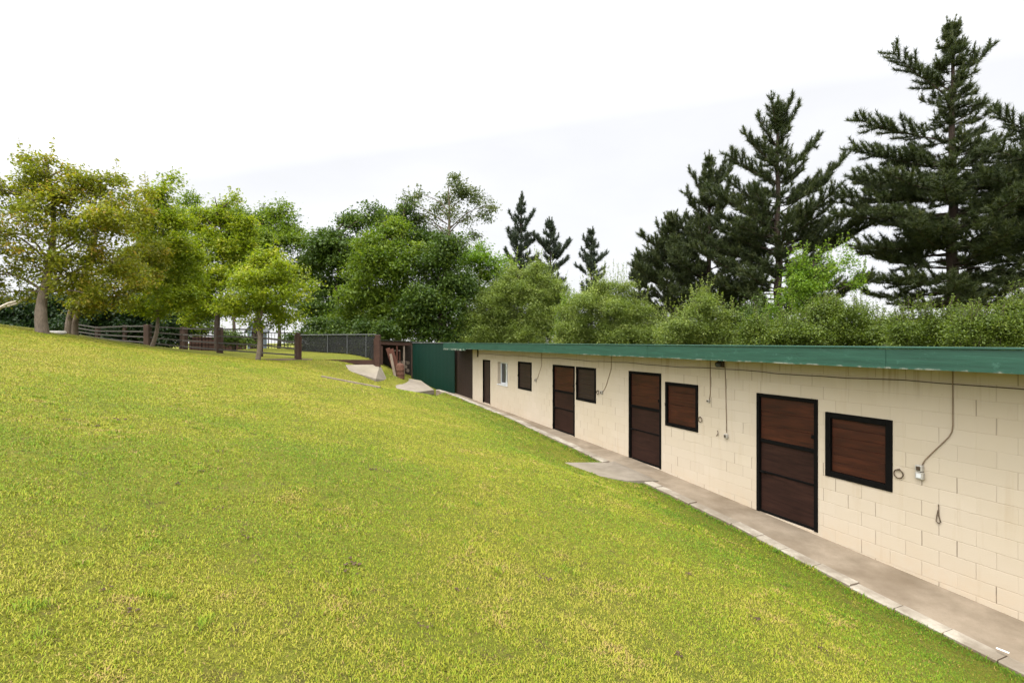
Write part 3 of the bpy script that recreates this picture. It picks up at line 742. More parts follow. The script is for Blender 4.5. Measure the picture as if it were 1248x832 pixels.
# things in the shelter
def put(px, py, Y): a = at(px, py, Y); return a
fr_ = empty('wooden_crate_frame', tuple(at(485, 458, 28.9)), 'upright frame with a red post and pale crossbar standing in the shelter mouth', 'frame')
b = MB(); b.box((-.33, -.03, -.4), (-.26, .03, 1.4), .006); b.box((-.33, -.03, 1.402), (.14, .03, 1.46), .006); b.build('frame', M['gwood'], fr_)
MB().box((.08, -.03, -.4), (.14, .03, 1.40), .006).build('post', M['rwood'], fr_)
def plank(base, top, w_, mat, label):
    a = at(*base); t_ = at(*top); a = np.array(a); o = empty('plank', tuple(a), label, 'plank', 'old planks leaning by the shelter')
    me_ = MB().bar((0, 0, 0), tuple(np.array(t_)-a), w_, .035).build('plank_board', mat, o); return o
plank((484, 460, 27.6), (472.5, 424, 27.9), .22, M['rwood'], 'red brown plank leaning leftmost against the shelter post')
plank((488, 461, 27.4), (477, 425, 27.7), .20, M['rwood'], 'second red brown plank, leaning beside the leftmost one at the shelter')
plank((492-10, 461, 27.1), (476, 431, 27.4), .13, M['gwood'], 'greyed plank with a split top leaning in front of the red ones')
# rusty drum
dr = at(487.5, 461, 27.4); D = empty('rusty_drum', tuple(dr), 'rust brown domed drum standing at the edge of the concrete slab', 'drum')
pr = [(.20, -.1), (.235, .0), (.24, .02), (.232, .04), (.23, .20), (.242, .22), (.242, .24), (.23, .26), (.23, .42), (.242, .44), (.242, .46), (.23, .48), (.225, .62), (.20, .72), (.14, .79), (.06, .82)]
MB().lathe((0, 0, 0), pr, 28).build('drum_body', M['rust'], D, True)
MB().lathe((0, 0, 0), [(.05, .815), (.05, .86), (.03, .865)], 14).build('cap', M['ring'], D, True)
# stacked logs inside the shelter
rl_ = random.Random(4)
for k in range(9):
    cx_ = .25+(k % 3)*.27+.13*((k//3) % 2); cz_ = -.05+(k//3)*.22
    pz = np.array([sA[0]+sv[0]/sl*cx_, sA[1]+sv[1]/sl*cx_]); back = np.array([sv[1], -sv[0]])/sl
    if back[1] < 0: back = -back
    p0 = pz+back*.45; p1 = pz+back*1.35; zz_ = zf+cz_+.12
    o = MB().tube([(p0[0], p0[1], zz_), ((p0[0]+p1[0])/2, (p0[1]+p1[1])/2, zz_+.01), (p1[0], p1[1], zz_)], [.105, .11, .1], 10).build('log', M['gwood'] if k % 2 else M['bark'])
    sset(o, 'short cut log in the stack at the back of the lean-to shelter', 'log', 'logs stacked in the shelter')
# drain cover
a = at(503, 472, 26.4); o = MB(); o.lathe((0, 0, 0), [(.30, -.02), (.30, .012), (.27, .016)], 24); c_ = o.build('drain_cover', M['rust']); c_.location = (a[0], a[1], a[2]+.0)
sset(c_, 'flat round iron drain cover set in the lower concrete slab', 'drain cover')

# ------------------------------------------------------------------ gateway posts, retaining boards, pen fence, field fence
def gz(x, y): return float(ground_z(x, y))
def gatepost(px, topy, Y, w_, label, double=False):
    a = at(px, 440, Y); z0 = gz(a[0], a[1]); zt_ = at(px, topy, Y)[2]
    e_ = empty('gatepost', (a[0], a[1], z0), label, 'gatepost', 'gateposts of the pen opening')
    MB().box((-w_/2, -w_/2, -.5), (w_/2, w_/2, zt_-z0), .012).build('shaft', M['post'] if not double else M['bwood'], e_)
    sx = .13 if not double else -.16
    MB().box((sx-.045, -.05, -.5), (sx+.045, .05, zt_-z0-.18), .008).build('side_stud', M['bwood'], e_)
    return a
gatepost(363, 405.5, 25.5, .19, 'dark square gatepost at the left end of the pen opening')
gatepost(460.5, 408, 26.2, .24, 'brown square gatepost beside the junk shelter roof', True)
a = at(366, 441, 25.7); b = at(458, 441.5, 26.3)
rb = empty('retaining_board', tuple(at(412, 441, 25.85)), 'long brown board held on edge on the ground between the two gateposts', 'board')
MB().bar(tuple(np.array(a)-np.array(rb.location)), tuple(np.array(b)-np.array(rb.location)), .06, .26).build('board', M['bwood'], rb)
# pen fence behind
pa, pb = at(366, 425, 29.2), at(458, 432, 29.2)
PF = empty('pen_fence', tuple(pa), 'pen fence of dark shade netting on thin metal posts behind the gateway', 'fence')
def L(p): return tuple(np.array(p)-np.array(PF.location))
zt_ = at(410, 408.2, 29.2)[2]
pts = [(pa + (pb-pa)*t_) for t_ in (0, .36, .62, .87, 1.0)]
MB().tube([L((pa[0], pa[1], zt_)), L((pb[0], pb[1], zt_+.03))], .03, 8).build('top_rail', M['zinc'], PF)
for p in pts: MB().tube([L((p[0], p[1], gz(p[0], p[1])-.2)), L((p[0], p[1], zt_-.032))], .026, 8).build('fence_post', M['zinc'], PF)
nt = MB()
for i in range(4):
    p, r_ = pts[i], pts[i+1]; n_ = 6
    for j in range(n_):
        a_, b_ = p+(r_-p)*j/n_, p+(r_-p)*(j+1)/n_
        nt.add([L((a_[0], a_[1]+.035, gz(a_[0], a_[1])+.04)), L((b_[0], b_[1]+.035, gz(b_[0], b_[1])+.04)), L((b_[0], b_[1]+.035, zt_-.04)), L((a_[0], a_[1]+.035, zt_-.04))], [(0,1,2,3)])
nt.build('netting', M['net'], PF)
# pen fence returning away to the rear on the right and left
for q_ in (pa, pb):
    r2 = np.array([q_[0]*1.2, q_[1]+7, 0])
    MB().tube([L((q_[0], q_[1], zt_)), L((r2[0], r2[1], zt_+.1))], .025, 8).build('side_rail', M['zinc'], PF)
# field fence with thick posts
FP = [(92,410,393.5,31,.16),(119,412,398,30.5,.2),(152,416,396,30,.16),(180,421,395.5,29,.30),(224,426.5,398.5,30,.30),(268,431.5,399,28.5,.26),(317.5,433.5,399,26.8,.2),(361,440,407,26.2,.14)]
FF = empty('field_fence', tuple(at(224, 426, 30)), 'dark thick post and pale rail fence along the top of the lawn', 'fence')
def LF(p): return tuple(np.array(p)-np.array(FF.location))
tops = []
for px, yb, yt, Y, w_ in FP:
    p = at(px, yb, Y); t_ = at(px, yt, Y); p[2] = gz(p[0], p[1]); tops.append((p, t_))
    q_ = LF(p); h_ = LF(t_)
    MB().box((q_[0]-w_/2, q_[1]-w_/2, q_[2]-.4), (q_[0]+w_/2, q_[1]+w_/2, h_[2]), .015).build('fence_post', M['post'], FF)
for i in range(len(tops)-1):
    (p, t_), (p2, t2) = tops[i], tops[i+1]
    for fr2 in (.93, .66, .40, .14):
        if i == 6 and fr2 > .9: continue
        a_ = np.array([p[0], p[1]-.12, p[2]+(t_[2]-p[2])*fr2]); b_ = np.array([p2[0], p2[1]-.12, p2[2]+(t2[2]-p2[2])*fr2])
        MB().bar(LF(a_), LF(b_), .04, .075).build('fence_rail', M['rail'], FF)
# farther dark railing with thin bars and a low brown wall
RA, RB = at(225, 424, 39), at(362, 424, 41)
RL = empty('metal_railing', tuple(RA), 'dark thin barred railing beyond the field fence, under the trees', 'railing')
def LR(p): return tuple(np.array(p)-np.array(RL.location))
n_ = 34
rb_ = MB()
for i in range(n_+1):
    p = RA+(RB-RA)*i/n_; z0 = gz(p[0], p[1]); top = EYE+(416-403)*p[1]/F if i % 5 == 0 else EYE+(416-405)*p[1]/F
    rb_.tube([LR((p[0], p[1], z0-.1)), LR((p[0], p[1], top))], .035 if i % 5 == 0 else .015, 6)
rb_.build('bars', M['steel'], RL)
for zz_ in (405.5, 413, 420):
    MB().bar(LR((RA[0], RA[1], EYE+(416-zz_)*RA[1]/F)), LR((RB[0], RB[1], EYE+(416-zz_)*RB[1]/F)), .04, .06).build('railing_bar', M['steel'], RL)
wA = at(231, 424, 42); wB = at(300, 424, 43)
lw = empty('low_wall', (wA[0], wA[1], gz(wA[0], wA[1])), 'low dark brown boarded wall beyond the barred railing', 'wall')
b = np.array(wB)-np.array(wA); hh_ = EYE+(416-410.5)*42.5/F-gz(wA[0], wA[1])
MB().bar((0, 0, hh_/2-.2), (b[0], b[1], hh_/2-.2), .2, hh_+.4).build('boards', M['bwood'], lw)
# distant house
hp = at(309, 420, 75); hz = gz(hp[0], hp[1])
HO = empty('house', (hp[0], hp[1], hz), 'small pale blue grey gabled house glimpsed between the far trees', 'house', rz=.12)
hw, ht_, hr_ = .85, EYE+(416-403)*75/F-hz, EYE+(416-393)*75/F-hz
MB().add([(-hw,0,-1),(hw,0,-1),(hw,0,ht_),(0,0,hr_),(-hw,0,ht_),(-hw,3,-1),(hw,3,-1),(hw,3,ht_),(0,3,hr_),(-hw,3,ht_)], [(0,1,2,3,4),(9,8,7,6,5),(1,6,7,2),(0,4,9,5)]).build('wall', M['hwall'], HO)
rf_ = MB()
for sgn in (-1, 1):
    e0 = np.array([sgn*(hw+.35), 0, ht_-.25]); 
    rf_.add([(0,-.3,hr_+.02),(e0[0],-.3,e0[2]),(e0[0],3.3,e0[2]),(0,3.3,hr_+.02),(0,-.3,hr_+.2),(e0[0],-.3,e0[2]+.18),(e0[0],3.3,e0[2]+.18),(0,3.3,hr_+.2)], [(0,1,2,3),(4,7,6,5),(0,4,5,1),(1,5,6,2),(2,6,7,3)])
rf_.build('roof', M['hroof'], HO)
wf = MB().box((-.4, -.06, 1.0), (.4, .02, 2.0), .02).build('window', M['glass'], HO)
# small loose things
a = at(70, 402.5, 21.5); z0 = gz(a[0], a[1])
so_ = MB(); so_.box((-.26, -.2, -.05), (.26, .2, .11), .06); o = so_.build('stone_block', M['stone']); o.location = (a[0], a[1], z0); o.rotation_euler = (.03, .02, .2)
sset(o, 'pale flat stone block lying on the grass behind the big left tree', 'stone')
a = at(1222, 786, 1.0); Yp = 5.30; a = at(1222, 786, Yp); s_p, d_p = sd(a[0], a[1])
o = MB().box((-.05, -.012, 0), (.05, .012, .005), .001).build('paper_scrap', M['white']); o.location = (a[0], a[1], float(bz(s_p))+.012); o.rotation_euler = (0, 0, ANG+.1)
sset(o, 'white scrap of paper on the walkway near its right end', 'paper scrap')
# sunken timber edging in the lawn
eA, eB = (392, 459.5), (463, 473)
def on_ground(px, py, lo_=8.0, hi_=29.0):
    for _ in range(40):
        md = (lo_+hi_)/2; p = at(px, py, md)
        if p[2] > gz(p[0], p[1]): lo_ = md
        else: hi_ = md
    return at(px, py, lo_)
a_, b_ = on_ground(*eA), on_ground(*eB)
o = MB().bar((0, 0, 0), tuple(np.array(b_)-np.array(a_)), .09, .09).build('timber_edging', M['gwood']); o.location = tuple(np.array(a_)+np.array([0, 0, .01]))
sset(o, 'long thin weathered timber sunk in the grass below the gateway', 'timber')

# ------------------------------------------------------------------ trees
def tubes_np(lst): 
    mb = MB()
    for pts, rad, n_ in lst: mb.tube(pts, rad, n_)
    return mb
def curve(a, b, sag, r, k=5):
    a = np.array(a, float); b = np.array(b, float); out = []
    dirr = b-a; L_ = np.linalg.norm(dirr); off = np.array([r.normal(), r.normal(), r.normal()])*L_*.06
    for i in range(k+1):
        t_ = i/k; p = a+dirr*t_; p = p + off*math.sin(math.pi*t_) + np.array([0, 0, sag*L_*math.sin(math.pi*t_)]); out.append(p)
    return out
def leaves(cent, dirs, size, r, flat=.55, ratio=.5):
    n_ = len(cent)
    nrm = r.standard_normal((n_, 3)); nrm[:, 2] = np.abs(nrm[:, 2])*1.0+flat; nrm /= np.linalg.norm(nrm, axis=1)[:, None]
    t_ = dirs + r.standard_normal((n_, 3))*.7; t_ -= nrm*(t_*nrm).sum(1)[:, None]; t_ /= np.linalg.norm(t_, axis=1)[:, None]+1e-9
    b_ = np.cross(nrm, t_); s_ = (size*(.6+.8*r.random(n_)))[:, None]
    V = np.stack([cent-t_*s_*.5, cent+b_*s_*ratio*.5-t_*s_*.05, cent+t_*s_*.5-nrm*s_*.12, cent-b_*s_*ratio*.5-t_*s_*.05], 1)
    return V.reshape(-1, 3)
def foliage_mesh(name, V, tint):
    n_ = len(V)//4
    return np_mesh(name, V, np.arange(n_*4), np.full(n_, 4), tint)

def tree(name, label, cat, group, base, Y, blobs, mat, leaf=.12, dens=1.0, trunk_r=.12, bark='bark', trunk_top=None, seed=1, depth=.9, sub_r=.42, forks=None, crown_name='crown', base_z=None, droop=.15, extra_trunks=(), yflat=.8, lobes=3, shoots=26, shoot_l=.5):
    r = np.random.default_rng(seed)
    b = at(base[0], base[1], Y)
    z0 = gz(b[0], b[1]) if base_z is None else base_z
    root = empty(name, (b[0], b[1], z0), label, cat, group)
    org = np.array([b[0], b[1], z0])
    k = Y/F
    top = at(trunk_top[0], trunk_top[1], Y) if trunk_top else None
    cents = []; main = set()
    for (px, py, rp) in blobs:
        c = at(px, py, Y); rad = rp*k; c = c + np.array([0, r.uniform(-1, 1)*depth*rad*.9, 0]); cents.append((c, rad*.92)); main.add(len(cents)-1)
        if rp >= 14:
            for q_ in range(lobes):
                dv = r.standard_normal(3); dv /= np.linalg.norm(dv); dv[2] = dv[2]*.8+.1
                cents.append((c+dv*rad*r.uniform(.75, 1.02), rad*r.uniform(.28, .45)))
    if top is None:
        lowest = min(c[2]-rad for c, rad in cents); mx = np.mean([c[0] for c, _ in cents])
        top = np.array([b[0]*.7+mx*.3, b[1], max(lowest+.15*(max(c[2] for c, _ in cents)-lowest), z0+.3)])
    limbs = []
    limbs.append((curve(org+np.array([0, 0, -.25]), top, 0, r, 6), list(np.linspace(trunk_r*1.25, trunk_r*.8, 7)), 10))
    for ex in extra_trunks:
        e0 = at(ex[0], ex[1], Y); e0[2] = gz(e0[0], e0[1])-.2; limbs.append((curve(e0, at(ex[2], ex[3], Y), 0, r, 5), list(np.linspace(trunk_r, trunk_r*.6, 6)), 8))
    LV = []; LT = []
    cz_ = np.array([c for c, _ in cents]); ctop = np.array([cz_[:, 0].mean()*.6+top[0]*.4, top[1], cz_[:, 2].max()])
    if ctop[2] > top[2]+.3: limbs.append((curve(top, ctop, 0, r, 6), list(np.linspace(trunk_r*.8, .02, 7)), 7))
    for bi, (c, rad) in enumerate(cents):
        lr = max(trunk_r*.26, .02)
        if bi in main:
            hd = np.hypot(c[0]-top[0], c[1]-top[1]); f_ = np.clip((c[2]-.55*hd-top[2])/max(ctop[2]-top[2], .1), -.08, .85)
            st_ = top+(ctop-top)*f_
            limbs.append((curve(st_, c, .12, r, 5), list(np.linspace(lr, lr*.25, 6)), 6))
        nsub = max(6, int(11*(rad/sub_r)**1.9*dens))
        dv = r.standard_normal((nsub, 3)); dv /= np.linalg.norm(dv, axis=1)[:, None]
        rr_ = rad*(.25+.82*r.random(nsub)**.6)
        sc_ = c + dv*rr_[:, None]*np.array([1, 1, yflat])
        for q_ in range(0, nsub, 3):
            limbs.append(([c+(sc_[q_]-c)*.15, c+(sc_[q_]-c)*.6+np.array([0, 0, .05]), sc_[q_]], [lr*.28, lr*.18, lr*.08], 4))
        nl = int(75*dens**.4*(sub_r/.42)**2*(.12/leaf)**2)+8
        cc = np.repeat(sc_, nl, 0); od = np.repeat(dv, nl, 0)
        sr_ = sub_r*(.6+.7*r.random(nsub)); off = r.standard_normal((nsub*nl, 3))*np.array([.55, .55, .34])*np.repeat(sr_, nl)[:, None]
        P = cc+off - np.array([0, 0, droop])*np.linalg.norm(off[:, :2], axis=1)[:, None]
        dr_ = off/(np.linalg.norm(off, axis=1)[:, None]+1e-6)*.7 + od*.5 + np.array([0, 0, -.35])
        LV.append(leaves(P, dr_, leaf, r))
        LT.append(np.clip(np.repeat(.42+.26*r.standard_normal(nsub), nl)+.20*r.standard_normal(nsub*nl), 0, 1))
    for q_ in range(shoots):                            # thin leafy shoots that break the outline
        c, rad = cents[sorted(main)[r.integers(len(main))]]; dv = r.standard_normal(3); dv[2] = abs(dv[2])+.8; dv /= np.linalg.norm(dv)
        p = c+dv*rad*.85; ln = r.uniform(.4, 1.1)*shoot_l; d2 = dv*.5+np.array([0, 0, 1.0]); m_ = int(26*ln/leaf*.12)+8
        tt = r.random(m_)[:, None]; P = p+d2*ln*tt+r.standard_normal((m_, 3))*sub_r*.18*(1.2-tt)
        limbs.append(([p-d2*.1, p+d2*ln*.95], [lr*.15, .006], 3))
        LV.append(leaves(P, r.standard_normal((m_, 3))*.6+d2*.5, leaf*.9, r)); LT.append(np.clip(.6+.2*r.standard_normal(m_), 0, 1))
    lv = np.concatenate(LV)-org; lt = np.concatenate(LT)
    mb = MB()
    for pts, rad, n_ in limbs: mb.tube([p-org for p in pts], rad, n_, cap=False)
    mb.build('trunk', M[bark], root, True)
    me_ = foliage_mesh(crown_name, lv, lt); link(crown_name, me_, LEAF[mat], root)
    return root

LT_ = 'young trees on the lawn edge'
tree('broadleaf_tree', 'largest olive bronze leaved tree with thick grey trunk at the left edge', 'tree', LT_, (53,405), 20,
     [(45,214,22),(18,238,30),(0,358,13),(25,356,13),(82,354,13),(112,360,12),(78,238,28),(112,232,24),(60,275,36),(15,290,34),(108,282,34),(148,268,24),(42,325,32),(92,330,32),(135,318,30),(0,338,26),(58,196,11),(132,216,12),(-30,270,38),(-40,330,32),(30,190,8),(85,205,10),(160,240,10)],
     'olive', leaf=.13, dens=.5, trunk_r=.18, trunk_top=(56,345), seed=1, lobes=4)
tree('broadleaf_tree', 'olive green tree with twin short trunks just right of the largest tree', 'tree', LT_, (86,405), 23.5,
     [(175,262,20),(168,300,26),(160,340,24),(130,350,22),(115,370,14),(185,235,10),(150,370,12),(100,360,16)],
     'olive', leaf=.13, dens=.65, trunk_r=.16, trunk_top=(90,370), seed=2, extra_trunks=((92,406,100,372),))
tree('broadleaf_tree', 'slender green tree with a pale leaning trunk in front of the fence', 'tree', LT_, (183,422), 26,
     [(206,238,14),(200,262,20),(196,300,26),(214,328,26),(186,345,24),(208,365,20),(172,372,14),(228,300,18),(213,220,8),(190,382,12),(178,280,16),(222,270,14),(235,360,14)],
     'yellow', leaf=.14, dens=.8, trunk_r=.085, trunk_top=(191,375), seed=3)
tree('broadleaf_tree', 'taller bright green tree with a dark trunk behind the fence posts', 'tree', LT_, (267,428), 32,
     [(240,262,20),(262,258,16),(250,290,28),(275,300,28),(235,325,26),(268,338,28),(288,278,18),(250,368,20),(283,240,6),(225,372,18),(232,390,10),(280,375,16)],
     'yellow', leaf=.16, dens=.9, trunk_r=.17, bark='bark_dark', trunk_top=(267,375), seed=4)
tree('broadleaf_tree', 'small rounded bright yellow green tree standing alone by the gatepost', 'tree', LT_, (313,437), 23.5,
     [(325,322,15),(348,335,20),(302,340,18),(325,355,26),(360,358,20),(296,366,22),(333,382,20),(378,348,9),(276,372,12),(310,392,12),(350,385,12),(333,308,6)],
     'yellow', leaf=.13, dens=.72, trunk_r=.10, trunk_top=(315,395), seed=5)
BG = 'trees beyond the field fence'
tree('broadleaf_tree', 'tall mid green tree with rounded top behind the bright yellow green one', 'tree', BG, (310,425), 46,
     [(285,266,18),(312,268,22),(345,270,22),(366,295,18),(330,302,28),(298,300,28),(350,330,26),(310,335,26),(275,300,20),(385,320,16)], 'mid', leaf=.24, dens=.9, trunk_r=.3, bark='bark_dark', trunk_top=(315,385), seed=6, sub_r=.8)
tree('broadleaf_tree', 'mid green tree filling the gap behind the slender leaning tree', 'tree', BG, (222,425), 44,
     [(190,300,24),(225,270,20),(215,320,28),(180,345,24),(240,350,26),(205,372,20),(250,380,18),(165,320,20),(230,245,12)], 'mid', leaf=.22, dens=.9, trunk_r=.25, bark='bark_dark', trunk_top=(222,390), seed=16, sub_r=.75)
tree('broadleaf_tree', 'broad dark green tree directly behind the netting pen', 'tree', BG, (405,425), 44,
     [(400,290,20),(432,268,16),(458,262,13),(420,305,28),(400,345,28),(382,375,22),(430,350,28),(410,385,24),(445,300,22),(388,310,16)], 'dark', leaf=.24, dens=1.0, trunk_r=.3, bark='bark_dark', trunk_top=(410,385), seed=7, sub_r=.8)
tree('broadleaf_tree', 'big full mid green tree in the middle of the wood behind the shelter', 'tree', BG, (465,428), 40,
     [(472,298,26),(458,330,32),(498,325,28),(440,365,30),(480,365,32),(425,392,22),(465,398,24),(500,395,24),(445,310,18),(478,280,14)], 'mid', leaf=.22, dens=1.0, trunk_r=.3, bark='bark_dark', trunk_top=(465,395), seed=8, sub_r=.75)
tree('broadleaf_tree', 'dense deep green tree above the green sheet wall', 'tree', BG, (535,430), 38,
     [(525,330,28),(545,305,24),(520,368,28),(555,372,28),(562,340,22),(530,398,24),(565,400,22),(505,385,20),(550,415,14),(515,412,12)], 'dark', leaf=.21, dens=1.05, trunk_r=.28, bark='bark_dark', trunk_top=(535,395), seed=9, sub_r=.7)
tree('broadleaf_tree', 'dark tree with a lumpy crown between the round tree and the sparse one', 'tree', BG, (490,425), 50,
     [(490,268,18),(475,275,16),(505,290,20),(520,300,20),(495,250,8),(465,262,8)], 'dark', leaf=.26, dens=.9, trunk_r=.3, bark='bark_dark', trunk_top=(495,340), seed=10, sub_r=.8)
tree('broadleaf_tree', 'tallest sparse grey green tree showing its bare forked limbs', 'tree', BG, (548,425), 52,
     [(490,258,10),(530,255,10),(600,252,7),(500,248,13),(512,238,8),(543,240,12),(560,232,14),(580,242,13),(592,262,10),(578,287,7),(520,268,12),(553,262,11),(570,265,10),(535,290,14),(505,268,9)], 'sparse', leaf=.24, dens=.62, trunk_r=.26, bark='bark', trunk_top=(545,318), seed=11, sub_r=.7)
tree('broadleaf_tree', 'light yellow green tree beside the three far pines', 'tree', BG, (590,425), 42,
     [(578,318,18),(600,326,18),(572,348,22),(600,358,20),(588,388,20),(612,340,10),(560,320,12),(586,305,10)], 'fresh', leaf=.2, dens=.9, trunk_r=.2, bark='bark_dark', trunk_top=(588,390), seed=12, sub_r=.65)
# hedge on the far left
tree('laurel_hedge', 'long dark evergreen hedge under the left trees behind the rails', 'hedge', None, (90,404), 35,
     [(px, 376+random.Random(px).uniform(-5, 3), 15) for px in range(-60, 235, 14)] + [(px, 398, 15) for px in range(-60, 225, 14)] + [(px, 414, 13) for px in range(-60, 225, 16)], 'hedge', leaf=.2, dens=1.3, trunk_r=.08, bark='bark_dark', trunk_top=(90,398), seed=13, sub_r=.6, crown_name='foliage')
tree('shrub', 'yellowish low shrub glowing beyond the barred railing', 'shrub', 'shrubs beyond the railing', (245,420), 48,
     [(238,403,10),(255,400,10),(270,406,9),(225,408,8)], 'yellow', leaf=.2, dens=.9, trunk_r=.06, bark='bark_dark', seed=14, sub_r=.5, crown_name='foliage')
tree('shrub', 'dark low shrub standing behind the left side of the netting pen', 'shrub', 'shrubs beyond the railing', (395,424), 37,
     [(372,408,12),(385,398,14),(395,412,16),(412,402,15),(425,415,16),(440,400,15),(455,412,15),(470,402,14),(288,410,9),(302,414,8),(352,412,9),(276,413,8),(378,424,12),(405,426,12),(440,426,12)], 'dark', leaf=.18, dens=1.0, trunk_r=.06, bark='bark_dark', seed=15, sub_r=.5, crown_name='foliage')
for px, top, lb in ((285, 372, 'thin dark bare trunk right of the tall bright green tree'), (340, 385, 'thin dark bare trunk behind the small rounded tree')):
    b_ = at(px, 422, 40); z0 = gz(b_[0], b_[1]); e_ = empty('tree_trunk', (b_[0], b_[1], z0), lb, 'trunk')
    MB().tube([(0, 0, -.2), (.05, 0, 1.2), (-.04, 0, (EYE+(416-top)*40/F)-z0)], [.16, .13, .09], 8, cap=True).build('trunk', M['bark_dark'], e_, True)
# leaning bare branch at the left edge
bb = at(-14, 402, 22); z0 = gz(bb[0], bb[1]); E_ = empty('bare_sapling', (bb[0], bb[1], z0), 'pale bare forked sapling leaning in from the left edge of the lawn', 'sapling')
def LB(px, py): return tuple(at(px, py, 22)-np.array([bb[0], bb[1], z0]))
MB().tube([(0, 0, -.2), LB(-10, 385), LB(0, 375), LB(10, 370), LB(25, 366), LB(37, 361)], [.09, .08, .07, .06, .045, .03], 8).build('stem', M['bark_pale'], E_, True)
MB().tube([LB(2, 374), LB(10, 373), LB(20, 370), LB(28, 365), LB(40, 359)], [.05, .045, .04, .03, .02], 8).build('side_branch', M['bark_pale'], E_, True)

SHG = 'shrubs in the row behind the stable'
SR = [
 ('dense grey green willow bush rising behind the far end of the roof', (635,425), 38, [(600,372,26),(625,350,22),(660,348,26),(640,376,36),(598,398,24),(672,388,28),(626,334,9),(652,330,10),(580,395,16),(640,405,24),(675,360,18)], 'willow', .11, 1.0, .5, 21),
 ('second grey green willow bush, below the lone small far pine', (740,425), 33, [(722,366,20),(750,360,20),(778,380,18),(740,390,28),(704,394,18),(784,402,18),(732,350,7),(764,348,8),(745,408,22),(690,382,11),(802,398,13)], 'willow', .10, 1.0, .45, 22),
 ('small white flowered bush between the two willow bushes', (692,425), 34, [(692,400,12),(696,388,9),(688,410,9)], 'fresh', .14, .9, .4, 23),
 ('small green shrub at the foot of the left pine group', (850,425), 26, [(850,376,15),(838,396,18),(876,390,16),(860,362,8),(818,398,12),(862,408,18),(892,400,11)], 'willow', .095, .8, .38, 24),
 ('leafy fresh green sapling in front of the middle pine', (988,425), 24, [(966,336,12),(998,328,12),(982,350,17),(1028,318,10),(1012,340,13),(958,362,12),(990,375,17),(976,322,7),(1045,345,9),(945,380,9)], 'fresh', .11, .62, .36, 25),
 ('low olive green shrub under the fresh green sapling', (1000,425), 20, [(1000,396,22),(962,402,18),(1040,398,20),(1078,404,18),(1014,380,14),(930,406,16),(1052,380,8)], 'olivebush', .08, .85, .36, 26),
 ('low olive shrub below the trunk of the tallest pine', (1135,425), 17, [(1108,402,18),(1138,400,18),(1170,406,16),(1128,388,9)], 'olivebush', .07, .85, .32, 27),
 ('rightmost olive shrub behind the near end of the roof', (1225,425), 15, [(1200,398,17),(1236,392,20),(1272,390,22),(1215,408,16),(1182,396,8),(1246,372,9)], 'olivebush', .065, .85, .3, 28),
 ('dark green shrub between the pine trunks behind the roof', (905,425), 27, [(905,400,20),(925,392,16),(885,405,14),(945,400,16)], 'dark', .13, .9, .42, 29),
]
for lb, base, Y, bl, mt, lf, dn, sr, sd_ in SR:
    if sd_ != 23:
        x0_, x1_ = min(b_[0] for b_ in bl), max(b_[0] for b_ in bl)
        bl = bl + [(x_, 412, 17) for x_ in np.arange(x0_, x1_+1, 20)] + [(x_, 440, 22) for x_ in np.arange(x0_, x1_+1, 32)]
    root = tree('shrub', lb, 'shrub', SHG, base, Y, bl, mt, leaf=lf, dens=dn, trunk_r=.09, bark='bark_dark', trunk_top=(base[0], 405), seed=sd_, sub_r=sr, crown_name='foliage', base_z=-.5, droop=-.12, shoots=190, shoot_l=.85*Y/28, lobes=5, yflat=1.0)
    if sd_ == 23:
        r = np.random.default_rng(5); P = np.array([at(px, py, 33.6) for px, py in ((692,383),(695,389),(690,391),(688,401),(693,396),(697,402),(691,407),(699,381),(686,394))])
        P = np.repeat(P, 16, 0)+r.normal(0, .09, (len(P)*16, 3))
        V = leaves(P, r.standard_normal(P.shape), .12, r, ratio=.9)-np.array(root.location)
        link('blossom', foliage_mesh('blossom', V, r.random(len(P))), M['blossom'], root)

